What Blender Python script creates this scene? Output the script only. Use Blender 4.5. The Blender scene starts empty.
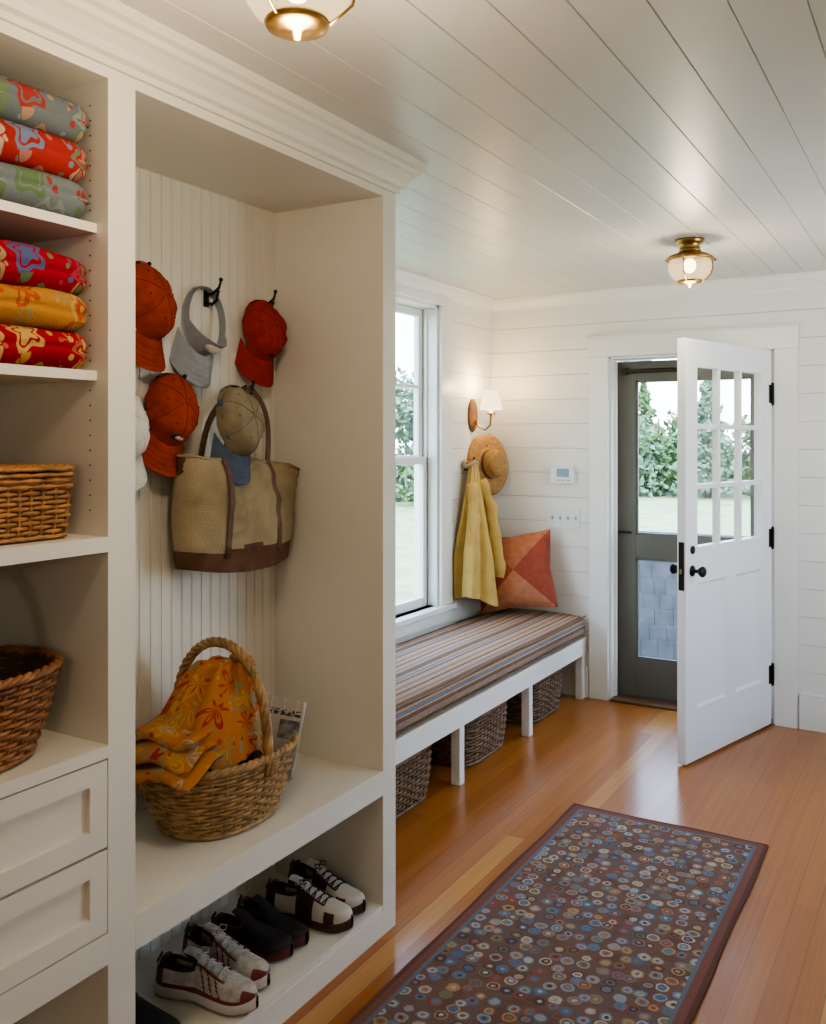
import bpy, bmesh, math, random
from mathutils import Vector, Matrix, noise
random.seed(7)
PI=math.pi
scene=bpy.context.scene

# ---------------------------------------------------------------- materials
def nm(name):
    m=bpy.data.materials.new(name); m.use_nodes=True
    nt=m.node_tree; b=nt.nodes['Principled BSDF']
    return m,nt,b
def N(nt,t,**kw):
    n=nt.nodes.new(t)
    for k,v in kw.items(): setattr(n,k,v)
    return n
def L(nt,a,b): nt.links.new(a,b)
def c4(c): return (c[0],c[1],c[2],1)
def paint(name,col,rough=.5,var=.05,scale=6,bump=.0,bscale=80,metal=0,spec=.5,coat=0):
    m,nt,b=nm(name)
    tc=N(nt,'ShaderNodeTexCoord'); no=N(nt,'ShaderNodeTexNoise')
    no.inputs['Scale'].default_value=scale; no.inputs['Detail'].default_value=4
    L(nt,tc.outputs['Object'],no.inputs['Vector'])
    r=N(nt,'ShaderNodeValToRGB')
    r.color_ramp.elements[0].position=.3; r.color_ramp.elements[1].position=.7
    r.color_ramp.elements[0].color=c4([max(0,c*(1-var)) for c in col])
    r.color_ramp.elements[1].color=c4([min(1,c*(1+var)) for c in col])
    L(nt,no.outputs['Fac'],r.inputs['Fac']); L(nt,r.outputs['Color'],b.inputs['Base Color'])
    b.inputs['Roughness'].default_value=rough; b.inputs['Metallic'].default_value=metal
    b.inputs['Specular IOR Level'].default_value=spec
    b.inputs['Coat Weight'].default_value=coat
    if bump>0:
        n2=N(nt,'ShaderNodeTexNoise'); n2.inputs['Scale'].default_value=bscale
        L(nt,tc.outputs['Object'],n2.inputs['Vector'])
        bp=N(nt,'ShaderNodeBump'); bp.inputs['Strength'].default_value=bump; bp.inputs['Distance'].default_value=.01
        L(nt,n2.outputs['Fac'],bp.inputs['Height']); L(nt,bp.outputs['Normal'],b.inputs['Normal'])
    return m
def ramp(nt,stops,interp='LINEAR'):
    r=N(nt,'ShaderNodeValToRGB'); r.color_ramp.interpolation=interp
    el=r.color_ramp.elements
    while len(el)>1: el.remove(el[-1])
    el[0].position=stops[0][0]; el[0].color=c4(stops[0][1])
    for p,c in stops[1:]:
        e=el.new(p); e.color=c4(c)
    return r
def math_(nt,op,a,b=None,val=None):
    n=N(nt,'ShaderNodeMath',operation=op)
    L(nt,a,n.inputs[0])
    if b is not None: L(nt,b,n.inputs[1])
    elif val is not None: n.inputs[1].default_value=val
    return n.outputs[0]
def mixc(nt,fac,a,b,blend='MIX'):
    n=N(nt,'ShaderNodeMix',data_type='RGBA',blend_type=blend)
    if isinstance(fac,float): n.inputs[0].default_value=fac
    else: L(nt,fac,n.inputs[0])
    for s,i in ((a,6),(b,7)):
        if isinstance(s,(tuple,list)): n.inputs[i].default_value=c4(s)
        else: L(nt,s,n.inputs[i])
    return n.outputs[2]
def pattern(name,base,cols,scale=14,rough=.9,size=.42,petals=5,pet=.28,bump=.4,sprig=.27):
    """printed floral textile: petalled flowers + small sprigs"""
    m,nt,b=nm(name)
    tc=N(nt,'ShaderNodeTexCoord')
    no=N(nt,'ShaderNodeTexNoise'); no.inputs['Scale'].default_value=scale*.9
    L(nt,tc.outputs['Object'],no.inputs['Vector'])
    sc=N(nt,'ShaderNodeVectorMath',operation='SCALE'); L(nt,no.outputs['Color'],sc.inputs[0]); sc.inputs['Scale'].default_value=.20/scale
    ad=N(nt,'ShaderNodeVectorMath',operation='ADD'); L(nt,tc.outputs['Object'],ad.inputs[0]); L(nt,sc.outputs[0],ad.inputs[1])
    vo=N(nt,'ShaderNodeTexVoronoi'); vo.inputs['Scale'].default_value=scale; vo.inputs['Randomness'].default_value=.7
    L(nt,ad.outputs[0],vo.inputs['Vector'])
    sb=N(nt,'ShaderNodeVectorMath',operation='SUBTRACT'); L(nt,ad.outputs[0],sb.inputs[0]); L(nt,vo.outputs['Position'],sb.inputs[1])
    xy=N(nt,'ShaderNodeSeparateXYZ'); L(nt,sb.outputs[0],xy.inputs[0])
    zz=math_(nt,'SUBTRACT',xy.outputs[2],xy.outputs[0])
    th=math_(nt,'ARCTAN2',zz,xy.outputs[1]); th=math_(nt,'MULTIPLY',th,val=float(petals)); th=math_(nt,'COSINE',th)
    th=math_(nt,'MULTIPLY',th,val=pet); th=math_(nt,'ADD',th,val=1.0)
    sep=N(nt,'ShaderNodeSeparateColor'); L(nt,vo.outputs['Color'],sep.inputs[0])
    k=len(cols)
    r1=ramp(nt,[(i/k,cols[i]) for i in range(k)],'CONSTANT'); L(nt,sep.outputs[0],r1.inputs['Fac'])
    r2=ramp(nt,[(i/k,cols[(i+2)%k]) for i in range(k)],'CONSTANT'); L(nt,sep.outputs[1],r2.inputs['Fac'])
    d0=vo.outputs['Distance']; d=math_(nt,'MULTIPLY',d0,th)
    f1=math_(nt,'LESS_THAN',d,val=size)
    f2=math_(nt,'LESS_THAN',d,val=size*.74)
    f3=math_(nt,'LESS_THAN',d,val=size*.60)
    f4=math_(nt,'LESS_THAN',d0,val=size*.22)
    x=mixc(nt,f1,tuple(base),r1.outputs['Color'])
    x=mixc(nt,f2,x,tuple(base))
    x=mixc(nt,f3,x,r2.outputs['Color'])
    x=mixc(nt,f4,x,r1.outputs['Color'])
    v2=N(nt,'ShaderNodeTexVoronoi'); v2.inputs['Scale'].default_value=scale*3.0; L(nt,ad.outputs[0],v2.inputs['Vector'])
    s2=N(nt,'ShaderNodeSeparateColor'); L(nt,v2.outputs['Color'],s2.inputs[0])
    r3=ramp(nt,[(i/k,cols[(i+1)%k]) for i in range(k)],'CONSTANT'); L(nt,s2.outputs[0],r3.inputs['Fac'])
    g=math_(nt,'LESS_THAN',v2.outputs['Distance'],val=sprig); ng=math_(nt,'GREATER_THAN',d,val=size*1.05)
    g=math_(nt,'MULTIPLY',g,ng)
    x=mixc(nt,g,x,r3.outputs['Color'])
    L(nt,x,b.inputs['Base Color']); b.inputs['Roughness'].default_value=rough
    b.inputs['Specular IOR Level'].default_value=.15
    n2=N(nt,'ShaderNodeTexNoise'); n2.inputs['Scale'].default_value=220
    L(nt,tc.outputs['Object'],n2.inputs['Vector'])
    bp=N(nt,'ShaderNodeBump'); bp.inputs['Strength'].default_value=bump; bp.inputs['Distance'].default_value=.004
    L(nt,n2.outputs['Fac'],bp.inputs['Height']); L(nt,bp.outputs['Normal'],b.inputs['Normal'])
    return m
def emit(name,col,strength,base=(.9,.85,.75)):
    m,nt,b=nm(name)
    b.inputs['Base Color'].default_value=c4(base); b.inputs['Emission Color'].default_value=c4(col)
    b.inputs['Emission Strength'].default_value=strength; b.inputs['Roughness'].default_value=.4
    return m
def glassy(name,tint=(1,1,1),glow=None,gfac=.3):
    m=bpy.data.materials.new(name); m.use_nodes=True; nt=m.node_tree
    nt.nodes.clear(); out=N(nt,'ShaderNodeOutputMaterial')
    tr=N(nt,'ShaderNodeBsdfTransparent'); tr.inputs[0].default_value=c4(tint)
    gl=N(nt,'ShaderNodeBsdfGlossy'); gl.inputs['Roughness'].default_value=.03
    lw=N(nt,'ShaderNodeLayerWeight'); lw.inputs[0].default_value=.5
    f=math_(nt,'POWER',lw.outputs['Facing'],val=4.0); f=math_(nt,'MULTIPLY',f,val=.45); f=math_(nt,'ADD',f,val=.025)
    mx=N(nt,'ShaderNodeMixShader'); L(nt,f,mx.inputs[0])
    L(nt,tr.outputs[0],mx.inputs[1]); L(nt,gl.outputs[0],mx.inputs[2])
    last=mx.outputs[0]
    if glow:
        em=N(nt,'ShaderNodeEmission'); em.inputs[0].default_value=c4(glow[0]); em.inputs[1].default_value=glow[1]
        m2=N(nt,'ShaderNodeMixShader'); m2.inputs[0].default_value=gfac
        L(nt,last,m2.inputs[1]); L(nt,em.outputs[0],m2.inputs[2]); last=m2.outputs[0]
    L(nt,last,out.inputs[0])
    return m

M_cab=paint('cabinet_white_paint',(.735,.70,.615),.42,.03,3)
M_wall=paint('wall_white_paint',(.78,.775,.73),.5,.03,3)
M_trim=paint('trim_white_paint',(.80,.80,.76),.35,.02,3)
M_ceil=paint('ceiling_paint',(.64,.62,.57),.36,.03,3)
M_gap=paint('board_gap_paint',(.45,.43,.38),.8,.03,3)
M_door=paint('door_white_paint',(.80,.81,.80),.3,.02,3)
M_storm=paint('storm_door_greygreen',(.125,.12,.095),.45,.06,5)
M_black=paint('blackened_iron',(.015,.013,.012),.35,.1,20,metal=.6)
M_brass=paint('aged_brass',(.36,.22,.08),.3,.15,15,metal=1)
M_dark=paint('dark_bronze',(.05,.035,.02),.4,.1,20,metal=.5)
M_glass=glassy('window_glass')
M_lamp=glassy('lamp_glass',(1,.95,.85),((1,.76,.42),1.9),.40)
M_shade=emit('sconce_shade_linen',(1,.80,.52),1.9)
M_bulb=emit('bulb_glow',(1,.72,.38),12)
M_wick=paint('wicker_honey',(.36,.22,.09),.55,.45,30,.2,120)
M_wick_d=paint('wicker_brown',(.27,.11,.037),.5,.4,30,.2,120)
M_wick_l=paint('wicker_light_amber',(.38,.18,.06),.5,.4,30,.2,120)
M_wick_dd=paint('wicker_dark',(.18,.105,.055),.55,.4,30,.2,120)
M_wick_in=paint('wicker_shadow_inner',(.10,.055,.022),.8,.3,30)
M_tan=paint('willow_tan',(.55,.34,.14),.5,.3,30,.2,120)

def floor_mat():
    m,nt,b=nm('fir_plank_floor')
    tc=N(nt,'ShaderNodeTexCoord'); mp=N(nt,'ShaderNodeMapping'); mp.inputs['Rotation'].default_value=(0,0,PI/2)
    L(nt,tc.outputs['Object'],mp.inputs['Vector'])
    br=N(nt,'ShaderNodeTexBrick'); br.offset=.37; br.squash=1
    br.inputs['Color1'].default_value=(0,0,0,1); br.inputs['Color2'].default_value=(1,1,1,1)
    br.inputs['Mortar'].default_value=(.5,.5,.5,1)
    br.inputs['Scale'].default_value=1; br.inputs['Mortar Size'].default_value=.0009
    br.inputs['Brick Width'].default_value=2.4; br.inputs['Row Height'].default_value=.075
    L(nt,mp.outputs[0],br.inputs['Vector'])
    r=ramp(nt,[(0,(.345,.118,.025)),(.3,(.37,.130,.028)),(.6,(.39,.142,.031)),(.85,(.41,.158,.036)),(.93,(.49,.225,.060)),(1,(.52,.27,.08))])
    L(nt,br.outputs['Color'],r.inputs['Fac'])
    mp2=N(nt,'ShaderNodeMapping'); mp2.inputs['Scale'].default_value=(60,1.0,1)
    L(nt,tc.outputs['Object'],mp2.inputs['Vector'])
    no=N(nt,'ShaderNodeTexNoise'); no.inputs['Scale'].default_value=1.6; no.inputs['Detail'].default_value=6
    L(nt,mp2.outputs[0],no.inputs['Vector'])
    rg=ramp(nt,[(.3,(.80,.74,.66)),(.7,(1.0,1.0,1.0))]); L(nt,no.outputs['Fac'],rg.inputs['Fac'])
    x=mixc(nt,1.0,r.outputs['Color'],rg.outputs['Color'],'MULTIPLY')
    x=mixc(nt,br.outputs['Fac'],x,(.14,.05,.015))
    L(nt,x,b.inputs['Base Color'])
    b.inputs['Roughness'].default_value=.28; b.inputs['Specular IOR Level'].default_value=.42; b.inputs['Coat Weight'].default_value=.18; b.inputs['Coat Roughness'].default_value=.14
    bp=N(nt,'ShaderNodeBump'); bp.inputs['Strength'].default_value=.25; bp.inputs['Distance'].default_value=.002; bp.invert=True
    L(nt,br.outputs['Fac'],bp.inputs['Height']); L(nt,bp.outputs['Normal'],b.inputs['Normal'])
    return m
M_floor=floor_mat()

def rug_mat(hx,hy):
    m,nt,b=nm('hooked_rug_circles')
    tc=N(nt,'ShaderNodeTexCoord')
    no=N(nt,'ShaderNodeTexNoise'); no.inputs['Scale'].default_value=40
    L(nt,tc.outputs['Object'],no.inputs['Vector'])
    sc=N(nt,'ShaderNodeVectorMath',operation='SCALE'); L(nt,no.outputs['Color'],sc.inputs[0]); sc.inputs['Scale'].default_value=.012
    ad=N(nt,'ShaderNodeVectorMath',operation='ADD'); L(nt,tc.outputs['Object'],ad.inputs[0]); L(nt,sc.outputs[0],ad.inputs[1])
    mp=N(nt,'ShaderNodeMapping'); mp.inputs['Scale'].default_value=(1,1,0); L(nt,ad.outputs[0],mp.inputs['Vector'])
    vo=N(nt,'ShaderNodeTexVoronoi',voronoi_dimensions='2D'); vo.inputs['Scale'].default_value=21; vo.inputs['Randomness'].default_value=.55
    L(nt,mp.outputs[0],vo.inputs['Vector'])
    sep=N(nt,'ShaderNodeSeparateColor'); L(nt,vo.outputs['Color'],sep.inputs[0])
    cols=[(.10,.14,.22),(.28,.19,.13),(.40,.35,.27),(.12,.18,.24),(.26,.09,.06),(.25,.27,.30),(.09,.07,.07),(.18,.17,.11),(.38,.23,.12),(.20,.15,.19)]
    k=len(cols)
    r1=ramp(nt,[(i/k,cols[i]) for i in range(k)],'CONSTANT'); L(nt,sep.outputs[0],r1.inputs['Fac'])
    r2=ramp(nt,[(i/k,cols[(i*3+2)%k]) for i in range(k)],'CONSTANT'); L(nt,sep.outputs[1],r2.inputs['Fac'])
    r3=ramp(nt,[(i/k,cols[(i*7+5)%k]) for i in range(k)],'CONSTANT'); L(nt,sep.outputs[2],r3.inputs['Fac'])
    d=vo.outputs['Distance']
    n3=N(nt,'ShaderNodeTexNoise'); n3.inputs['Scale'].default_value=9; L(nt,tc.outputs['Object'],n3.inputs['Vector'])
    base=ramp(nt,[(.35,(.14,.082,.066)),(.5,(.175,.105,.080)),(.65,(.15,.105,.095))]); L(nt,n3.outputs['Fac'],base.inputs['Fac'])
    x=mixc(nt,math_(nt,'LESS_THAN',d,val=.41),base.outputs['Color'],r1.outputs['Color'])
    x=mixc(nt,math_(nt,'LESS_THAN',d,val=.29),x,r2.outputs['Color'])
    x=mixc(nt,math_(nt,'LESS_THAN',d,val=.15),x,r3.outputs['Color'])
    sx=N(nt,'ShaderNodeSeparateXYZ'); L(nt,tc.outputs['Object'],sx.inputs[0])
    ax=math_(nt,'ABSOLUTE',sx.outputs[0]); ay=math_(nt,'ABSOLUTE',sx.outputs[1])
    dx=math_(nt,'SUBTRACT',ax,val=hx); dy=math_(nt,'SUBTRACT',ay,val=hy)
    e=math_(nt,'MAXIMUM',dx,dy)
    x=mixc(nt,math_(nt,'GREATER_THAN',e,val=-.048),x,(.13,.155,.19))
    x=mixc(nt,math_(nt,'GREATER_THAN',e,val=-.036),x,(.20,.09,.068))
    x=mixc(nt,math_(nt,'GREATER_THAN',e,val=-.010),x,(.13,.065,.052))
    L(nt,x,b.inputs['Base Color']); b.inputs['Roughness'].default_value=.95; b.inputs['Specular IOR Level'].default_value=.1
    n2=N(nt,'ShaderNodeTexNoise'); n2.inputs['Scale'].default_value=160; L(nt,tc.outputs['Object'],n2.inputs['Vector'])
    bp=N(nt,'ShaderNodeBump'); bp.inputs['Strength'].default_value=.6; bp.inputs['Distance'].default_value=.006
    L(nt,n2.outputs['Fac'],bp.inputs['Height']); L(nt,bp.outputs['Normal'],b.inputs['Normal'])
    return m

def stripe_mat():
    m,nt,b=nm('striped_cushion_fabric')
    tc=N(nt,'ShaderNodeTexCoord'); sx=N(nt,'ShaderNodeSeparateXYZ'); L(nt,tc.outputs['Object'],sx.inputs[0])
    s=math_(nt,'SUBTRACT',sx.outputs[0],sx.outputs[2])
    s=math_(nt,'MULTIPLY',s,val=4.1); s=math_(nt,'FRACT',s)
    br=(.21,.11,.06); tan=(.43,.29,.17); sl=(.19,.18,.20); cr=(.52,.42,.30); ru=(.34,.15,.08); dk=(.10,.065,.05); lv=(.30,.26,.26)
    st=[br,tan,sl,cr,br,lv,tan,ru,sl,tan,br,cr,lv,ru,tan,sl,br,dk]
    w=[2,1.3,2.4,.6,2,1.4,2,1.4,1,2.4,2,.6,2.2,1.2,1.6,.8,1.5,.6]; T=sum(w); p=0; stops=[]
    for c,k in zip(st,w): stops.append((p/T,c)); p+=k
    r=ramp(nt,stops,'CONSTANT'); L(nt,s,r.inputs['Fac'])
    no=N(nt,'ShaderNodeTexNoise'); no.inputs['Scale'].default_value=90; L(nt,tc.outputs['Object'],no.inputs['Vector'])
    rg=ramp(nt,[(.3,(.8,.8,.8)),(.7,(1.1,1.1,1.1))]); L(nt,no.outputs['Fac'],rg.inputs['Fac'])
    L(nt,mixc(nt,1.0,r.outputs['Color'],rg.outputs['Color'],'MULTIPLY'),b.inputs['Base Color'])
    b.inputs['Roughness'].default_value=.8; b.inputs['Specular IOR Level'].default_value=.25
    return m
M_stripe=stripe_mat()

# ---------------------------------------------------------------- mesh builder
class MB:
    def __init__(s): s.bm=bmesh.new(); s.mats=[]
    def mi(s,m):
        if m not in s.mats: s.mats.append(m)
        return s.mats.index(m)
    def face(s,vs,m,smooth=False):
        try: f=s.bm.faces.new(vs)
        except ValueError: return None
        f.material_index=s.mi(m); f.smooth=smooth; return f
    def box(s,x0,x1,y0,y1,z0,z1,m,mat=None):
        P=[(x0,y0,z0),(x1,y0,z0),(x1,y1,z0),(x0,y1,z0),(x0,y0,z1),(x1,y0,z1),(x1,y1,z1),(x0,y1,z1)]
        P=[Vector(p) for p in P]
        if mat: P=[mat@p for p in P]
        v=[s.bm.verts.new(p) for p in P]
        for q in ((3,2,1,0),(4,5,6,7),(0,1,5,4),(1,2,6,5),(2,3,7,6),(3,0,4,7)):
            s.face([v[i] for i in q],m)
    def grid(s,fn,nu,nv,m,cu=False,cv=False,smooth=True,skip=None,mf=None):
        iu=nu if cu else nu+1; iv=nv if cv else nv+1
        V=[[s.bm.verts.new(fn(i/nu,j/nv)) for j in range(iv)] for i in range(iu)]
        for i in range(nu):
            for j in range(nv):
                if skip and skip((i+.5)/nu,(j+.5)/nv): continue
                mm=mf((i+.5)/nu,(j+.5)/nv) if mf else m
                s.face([V[i][j],V[(i+1)%iu][j],V[(i+1)%iu][(j+1)%iv],V[i][(j+1)%iv]],mm,smooth)
        return V
    def lathe(s,prof,m,T=None,segs=24,sx=1,sy=1,smooth=True,mf=None,cap=True):
        T=T or Matrix.Identity(4)
        rings=[]
        for r,z in prof:
            if r<1e-5: rings.append([s.bm.verts.new(T@Vector((0,0,z)))])
            else: rings.append([s.bm.verts.new(T@Vector((r*sx*math.cos(2*PI*i/segs),r*sy*math.sin(2*PI*i/segs),z))) for i in range(segs)])
        for k in range(len(rings)-1):
            a,b=rings[k],rings[k+1]; mm=mf(k) if mf else m
            for i in range(segs):
                j=(i+1)%segs
                if len(a)==1 and len(b)==1: continue
                if len(a)==1: s.face([a[0],b[j],b[i]],mm,smooth)
                elif len(b)==1: s.face([a[i],a[j],b[0]],mm,smooth)
                else: s.face([a[i],a[j],b[j],b[i]],mm,smooth)
    def cyl(s,p0,p1,r,m,segs=12,r2=None,smooth=True):
        p0=Vector(p0);p1=Vector(p1);d=p1-p0;h=d.length
        T=Matrix.Translation(p0)@d.to_track_quat('Z','Y').to_matrix().to_4x4()
        r2=r if r2 is None else r2
        s.lathe([(0,0),(r,0),(r,0),(r2,h),(r2,h),(0,h)],m,T,segs)
    def sphere(s,c,r,m,segs=14,sc=(1,1,1),R=None):
        T=Matrix.Translation(Vector(c))@(R or Matrix.Identity(4))@Matrix.Diagonal((sc[0],sc[1],sc[2],1))
        n=segs//2
        s.lathe([(r*math.sin(PI*i/n),-r*math.cos(PI*i/n)) for i in range(n+1)],m,T,segs)
    def tube(s,pts,r,m,segs=6,closed=False,flat=None,up=None,cap=True):
        pts=[Vector(p) for p in pts]; n=len(pts); rings=[]; prev=None
        for i in range(n):
            if closed: t=pts[(i+1)%n]-pts[i-1]
            else: t=pts[min(i+1,n-1)]-pts[max(i-1,0)]
            if t.length<1e-9: t=Vector((0,0,1))
            t.normalize()
            if up is not None or closed:
                u=Vector(up) if up is not None else Vector((0,0,1)); a=u-t*u.dot(t)
                if a.length<1e-4: a=t.orthogonal()
            elif prev is None: a=t.orthogonal()
            else: a=prev-t*prev.dot(t)
            if a.length<1e-6: a=t.orthogonal()
            a.normalize(); prev=a; b=t.cross(a)
            rr=r[i] if isinstance(r,(list,tuple)) else r
            fa,fb=(flat if flat else (1,1))
            rings.append([s.bm.verts.new(pts[i]+a*rr*fa*math.cos(2*PI*k/segs)+b*rr*fb*math.sin(2*PI*k/segs)) for k in range(segs)])
        for i in range(n if closed else n-1):
            A=rings[i];B=rings[(i+1)%n]
            for k in range(segs):
                j=(k+1)%segs; s.face([A[k],A[j],B[j],B[k]],m,True)
        if not closed and cap:
            s.face(rings[0][::-1],m); s.face(rings[-1],m)
    def sblob(s,c,h,m,e=.3,nu=28,nv=16,R=None,amp=0,fr=8,seed=0,ez=None):
        """soft rounded block (superellipsoid)"""
        R=R or Matrix.Identity(4); c=Vector(c); ez=e if ez is None else ez
        def sg(v,p): return math.copysign(abs(v)**p,v)
        def fn(u,v):
            a=u*2*PI; b=(v-.5)*PI*.998
            p=Vector((h[0]*sg(math.cos(b),ez)*sg(math.cos(a),e),h[1]*sg(math.cos(b),ez)*sg(math.sin(a),e),h[2]*sg(math.sin(b),ez)))
            if amp: p+=noise.noise_vector(p*fr+Vector((seed,seed*2,0)))*amp
            return c+(R@p)
        s.grid(fn,nu,nv,m,cu=True)
    def done(s,name,bevel=0,origin=True,mat=None,parent=None,seg=2,subd=0,solid=0):
        bmesh.ops.recalc_face_normals(s.bm,faces=s.bm.faces)
        if origin and mat is None and len(s.bm.verts):
            xs=[v.co.x for v in s.bm.verts];ys=[v.co.y for v in s.bm.verts];zs=[v.co.z for v in s.bm.verts]
            o=Vector(((min(xs)+max(xs))/2,(min(ys)+max(ys))/2,(min(zs)+max(zs))/2))
            for v in s.bm.verts: v.co-=o
            mat=Matrix.Translation(o)
        me=bpy.data.meshes.new(name); s.bm.to_mesh(me); s.bm.free()
        for m in s.mats: me.materials.append(m)
        ob=bpy.data.objects.new(name,me); scene.collection.objects.link(ob)
        if mat is not None: ob.matrix_world=mat
        if parent: ob.parent=parent
        if solid:
            k=ob.modifiers.new('solid','SOLIDIFY'); k.thickness=solid
        if bevel:
            b=ob.modifiers.new('bevel','BEVEL'); b.width=bevel; b.segments=seg; b.limit_method='ANGLE'; b.angle_limit=math.radians(40)
        return ob

def sweep(mb,path,prof,m,side=1):
    n=len(path); P=[Vector((p[0],p[1])) for p in path]; rings=[]
    for i in range(n):
        ds=[]
        if i>0: ds.append((P[i]-P[i-1]).normalized())
        if i<n-1: ds.append((P[i+1]-P[i]).normalized())
        ns=[Vector((-d.y,d.x))*side for d in ds]
        if len(ns)==1: mi=ns[0]
        else:
            mi=(ns[0]+ns[1]); mi=mi/(mi.dot(ns[0]))
        rings.append([mb.bm.verts.new((P[i].x+mi.x*o,P[i].y+mi.y*o,z)) for o,z in prof])
    for i in range(n-1):
        for k in range(len(prof)-1):
            mb.face([rings[i][k],rings[i+1][k],rings[i+1][k+1],rings[i][k+1]],m)
    for r in (rings[0],rings[-1]): mb.face(r,m)

# ---------------------------------------------------------------- dimensions
XL=-2.53; YF=5.30; XR=.95; YB=-2.6; H=2.44
CX=-1.53; CB=-1.96   # cabinet front / back
CE=2.498

# ---------------------------------------------------------------- shell
mb=MB(); mb.box(XL-.2,XR+.2,YB-.2,YF+.02,-.06,0,M_floor); mb.done('floor',origin=False)
mb=MB()
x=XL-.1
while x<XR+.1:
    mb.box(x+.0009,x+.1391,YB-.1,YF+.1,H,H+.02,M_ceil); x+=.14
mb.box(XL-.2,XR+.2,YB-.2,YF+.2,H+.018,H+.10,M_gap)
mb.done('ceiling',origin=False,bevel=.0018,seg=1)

def wall(name,axis,c,inw,a0,a1,ops,z1=H,t=.15,bh=.150,boards=True,m=M_wall):
    mb=MB(); bt=.014
    def cells(za,zb,f):
        cuts=sorted(set([a0,a1]+[o[0] for o in ops]+[o[1] for o in ops]))
        zc=sorted(set([za,zb]+[z for o in ops for z in (o[2],o[3]) if za<z<zb]))
        for k in range(len(zc)-1):
            zm=(zc[k]+zc[k+1])/2; run=None
            for i in range(len(cuts)-1):
                am=(cuts[i]+cuts[i+1])/2
                inside=any(o[0]<am<o[1] and o[2]<zm<o[3] for o in ops)
                if not inside:
                    if run is None: run=cuts[i]
                if inside and run is not None: f(run,cuts[i],zc[k],zc[k+1]); run=None
            if run is not None: f(run,cuts[-1],zc[k],zc[k+1])
    def put(p,q,za,zb,d0,d1,mm):
        e0,e1=sorted((c-inw*d0,c-inw*d1))
        if axis=='x': mb.box(e0,e1,p,q,za,zb,mm)
        else: mb.box(p,q,e0,e1,za,zb,mm)
    cells(0,z1,lambda p,q,za,zb: put(p,q,za,zb,bt if boards else 0,t,M_gap if boards else m))
    if boards:
        z=0
        while z<z1-.001:
            zz=min(z+bh,z1)
            cells(z+.0009,zz-.0009,lambda p,q,za,zb: put(p,q,za,zb,0,bt+.001,m)); z+=bh
    return mb.done(name,origin=False,bevel=.0018 if boards else 0,seg=1)

W1=(3.60,4.60,.60,2.32)
D=(-1.755,-.825,0,2.045)
wall('wall_left','x',XL,1,CE-.02,YF+.15,[W1])
wall('wall_far','y',YF,-1,XL-.15,XR+.15,[D])
wall('wall_right','x',XR,-1,YB-.15,YF,[(3.2,4.5,.85,2.0)])
wall('wall_rear','y',YB,1,XL-.15,XR+.15,[])
wall('wall_inner','x',CB-.02,1,YB-.1,CE-.03,[],boards=False)

# crown
wc=[(0,2.355),(.010,2.355),(.012,2.372),(.028,2.385),(.045,2.410),(.050,2.425),(.060,2.430),(.060,H),(0,H)]
mb=MB(); sweep(mb,[(XL,CE),(XL,YF),(XR,YF),(XR,YB)],wc,M_trim,side=-1); mb.done('trim_crown_room',origin=False)
def basebd(name,x0,x1,y0,y1,dirn):
    mb=MB(); mb.box(x0,x1,y0,y1,0,.17,M_trim)
    if dirn=='y': mb.box(x0,x1,y0+.006,y1,.17,.19,M_trim)
    else: mb.box(x0,x1-.006,y0,y1,.17,.19,M_trim)
    mb.done(name,origin=False,bevel=.003)
basebd('baseboard_far',D[1]+.125,XR,YF-.018,YF,'y')
basebd('baseboard_far_corner',XL,D[0]-.125,YF-.018,YF,'y')
basebd('baseboard_left',XL,XL+.018,CE,YF-.02,'x')

# door casing
mb=MB(); cw=.118
for xa,xb in ((D[0]-cw,D[0]),(D[1],D[1]+cw)):
    mb.box(xa,xb,YF-.022,YF,0,D[3]+.0,M_trim)
mb.box(D[0]-cw-.004,D[1]+cw+.004,YF-.024,YF,D[3],D[3]+.118,M_trim)
mb.box(D[0]-cw-.010,D[1]+cw+.010,YF-.030,YF,D[3]+.118,D[3]+.130,M_trim)
mb.box(D[0],D[0]+.015,YF,YF+.15,0,D[3],M_trim); mb.box(D[1]-.015,D[1],YF,YF+.15,0,D[3],M_trim)
mb.box(D[0],D[1],YF,YF+.15,D[3]-.015,D[3],M_trim)
mb.box(D[0]+.015,D[0]+.028,YF+.05,YF+.08,0,D[3]-.015,M_trim); mb.box(D[1]-.028,D[1]-.015,YF+.05,YF+.08,0,D[3]-.015,M_trim)
mb.done('trim_door_casing',origin=False,bevel=.003)
M_thr=paint('oak_threshold',(.13,.06,.025),.4,.2,20)
mb=MB(); mb.box(D[0]+.015,D[1]-.015,YF-.03,YF+.16,0,.016,M_thr); mb.done('trim_door_threshold',origin=False,bevel=.004)

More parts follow.
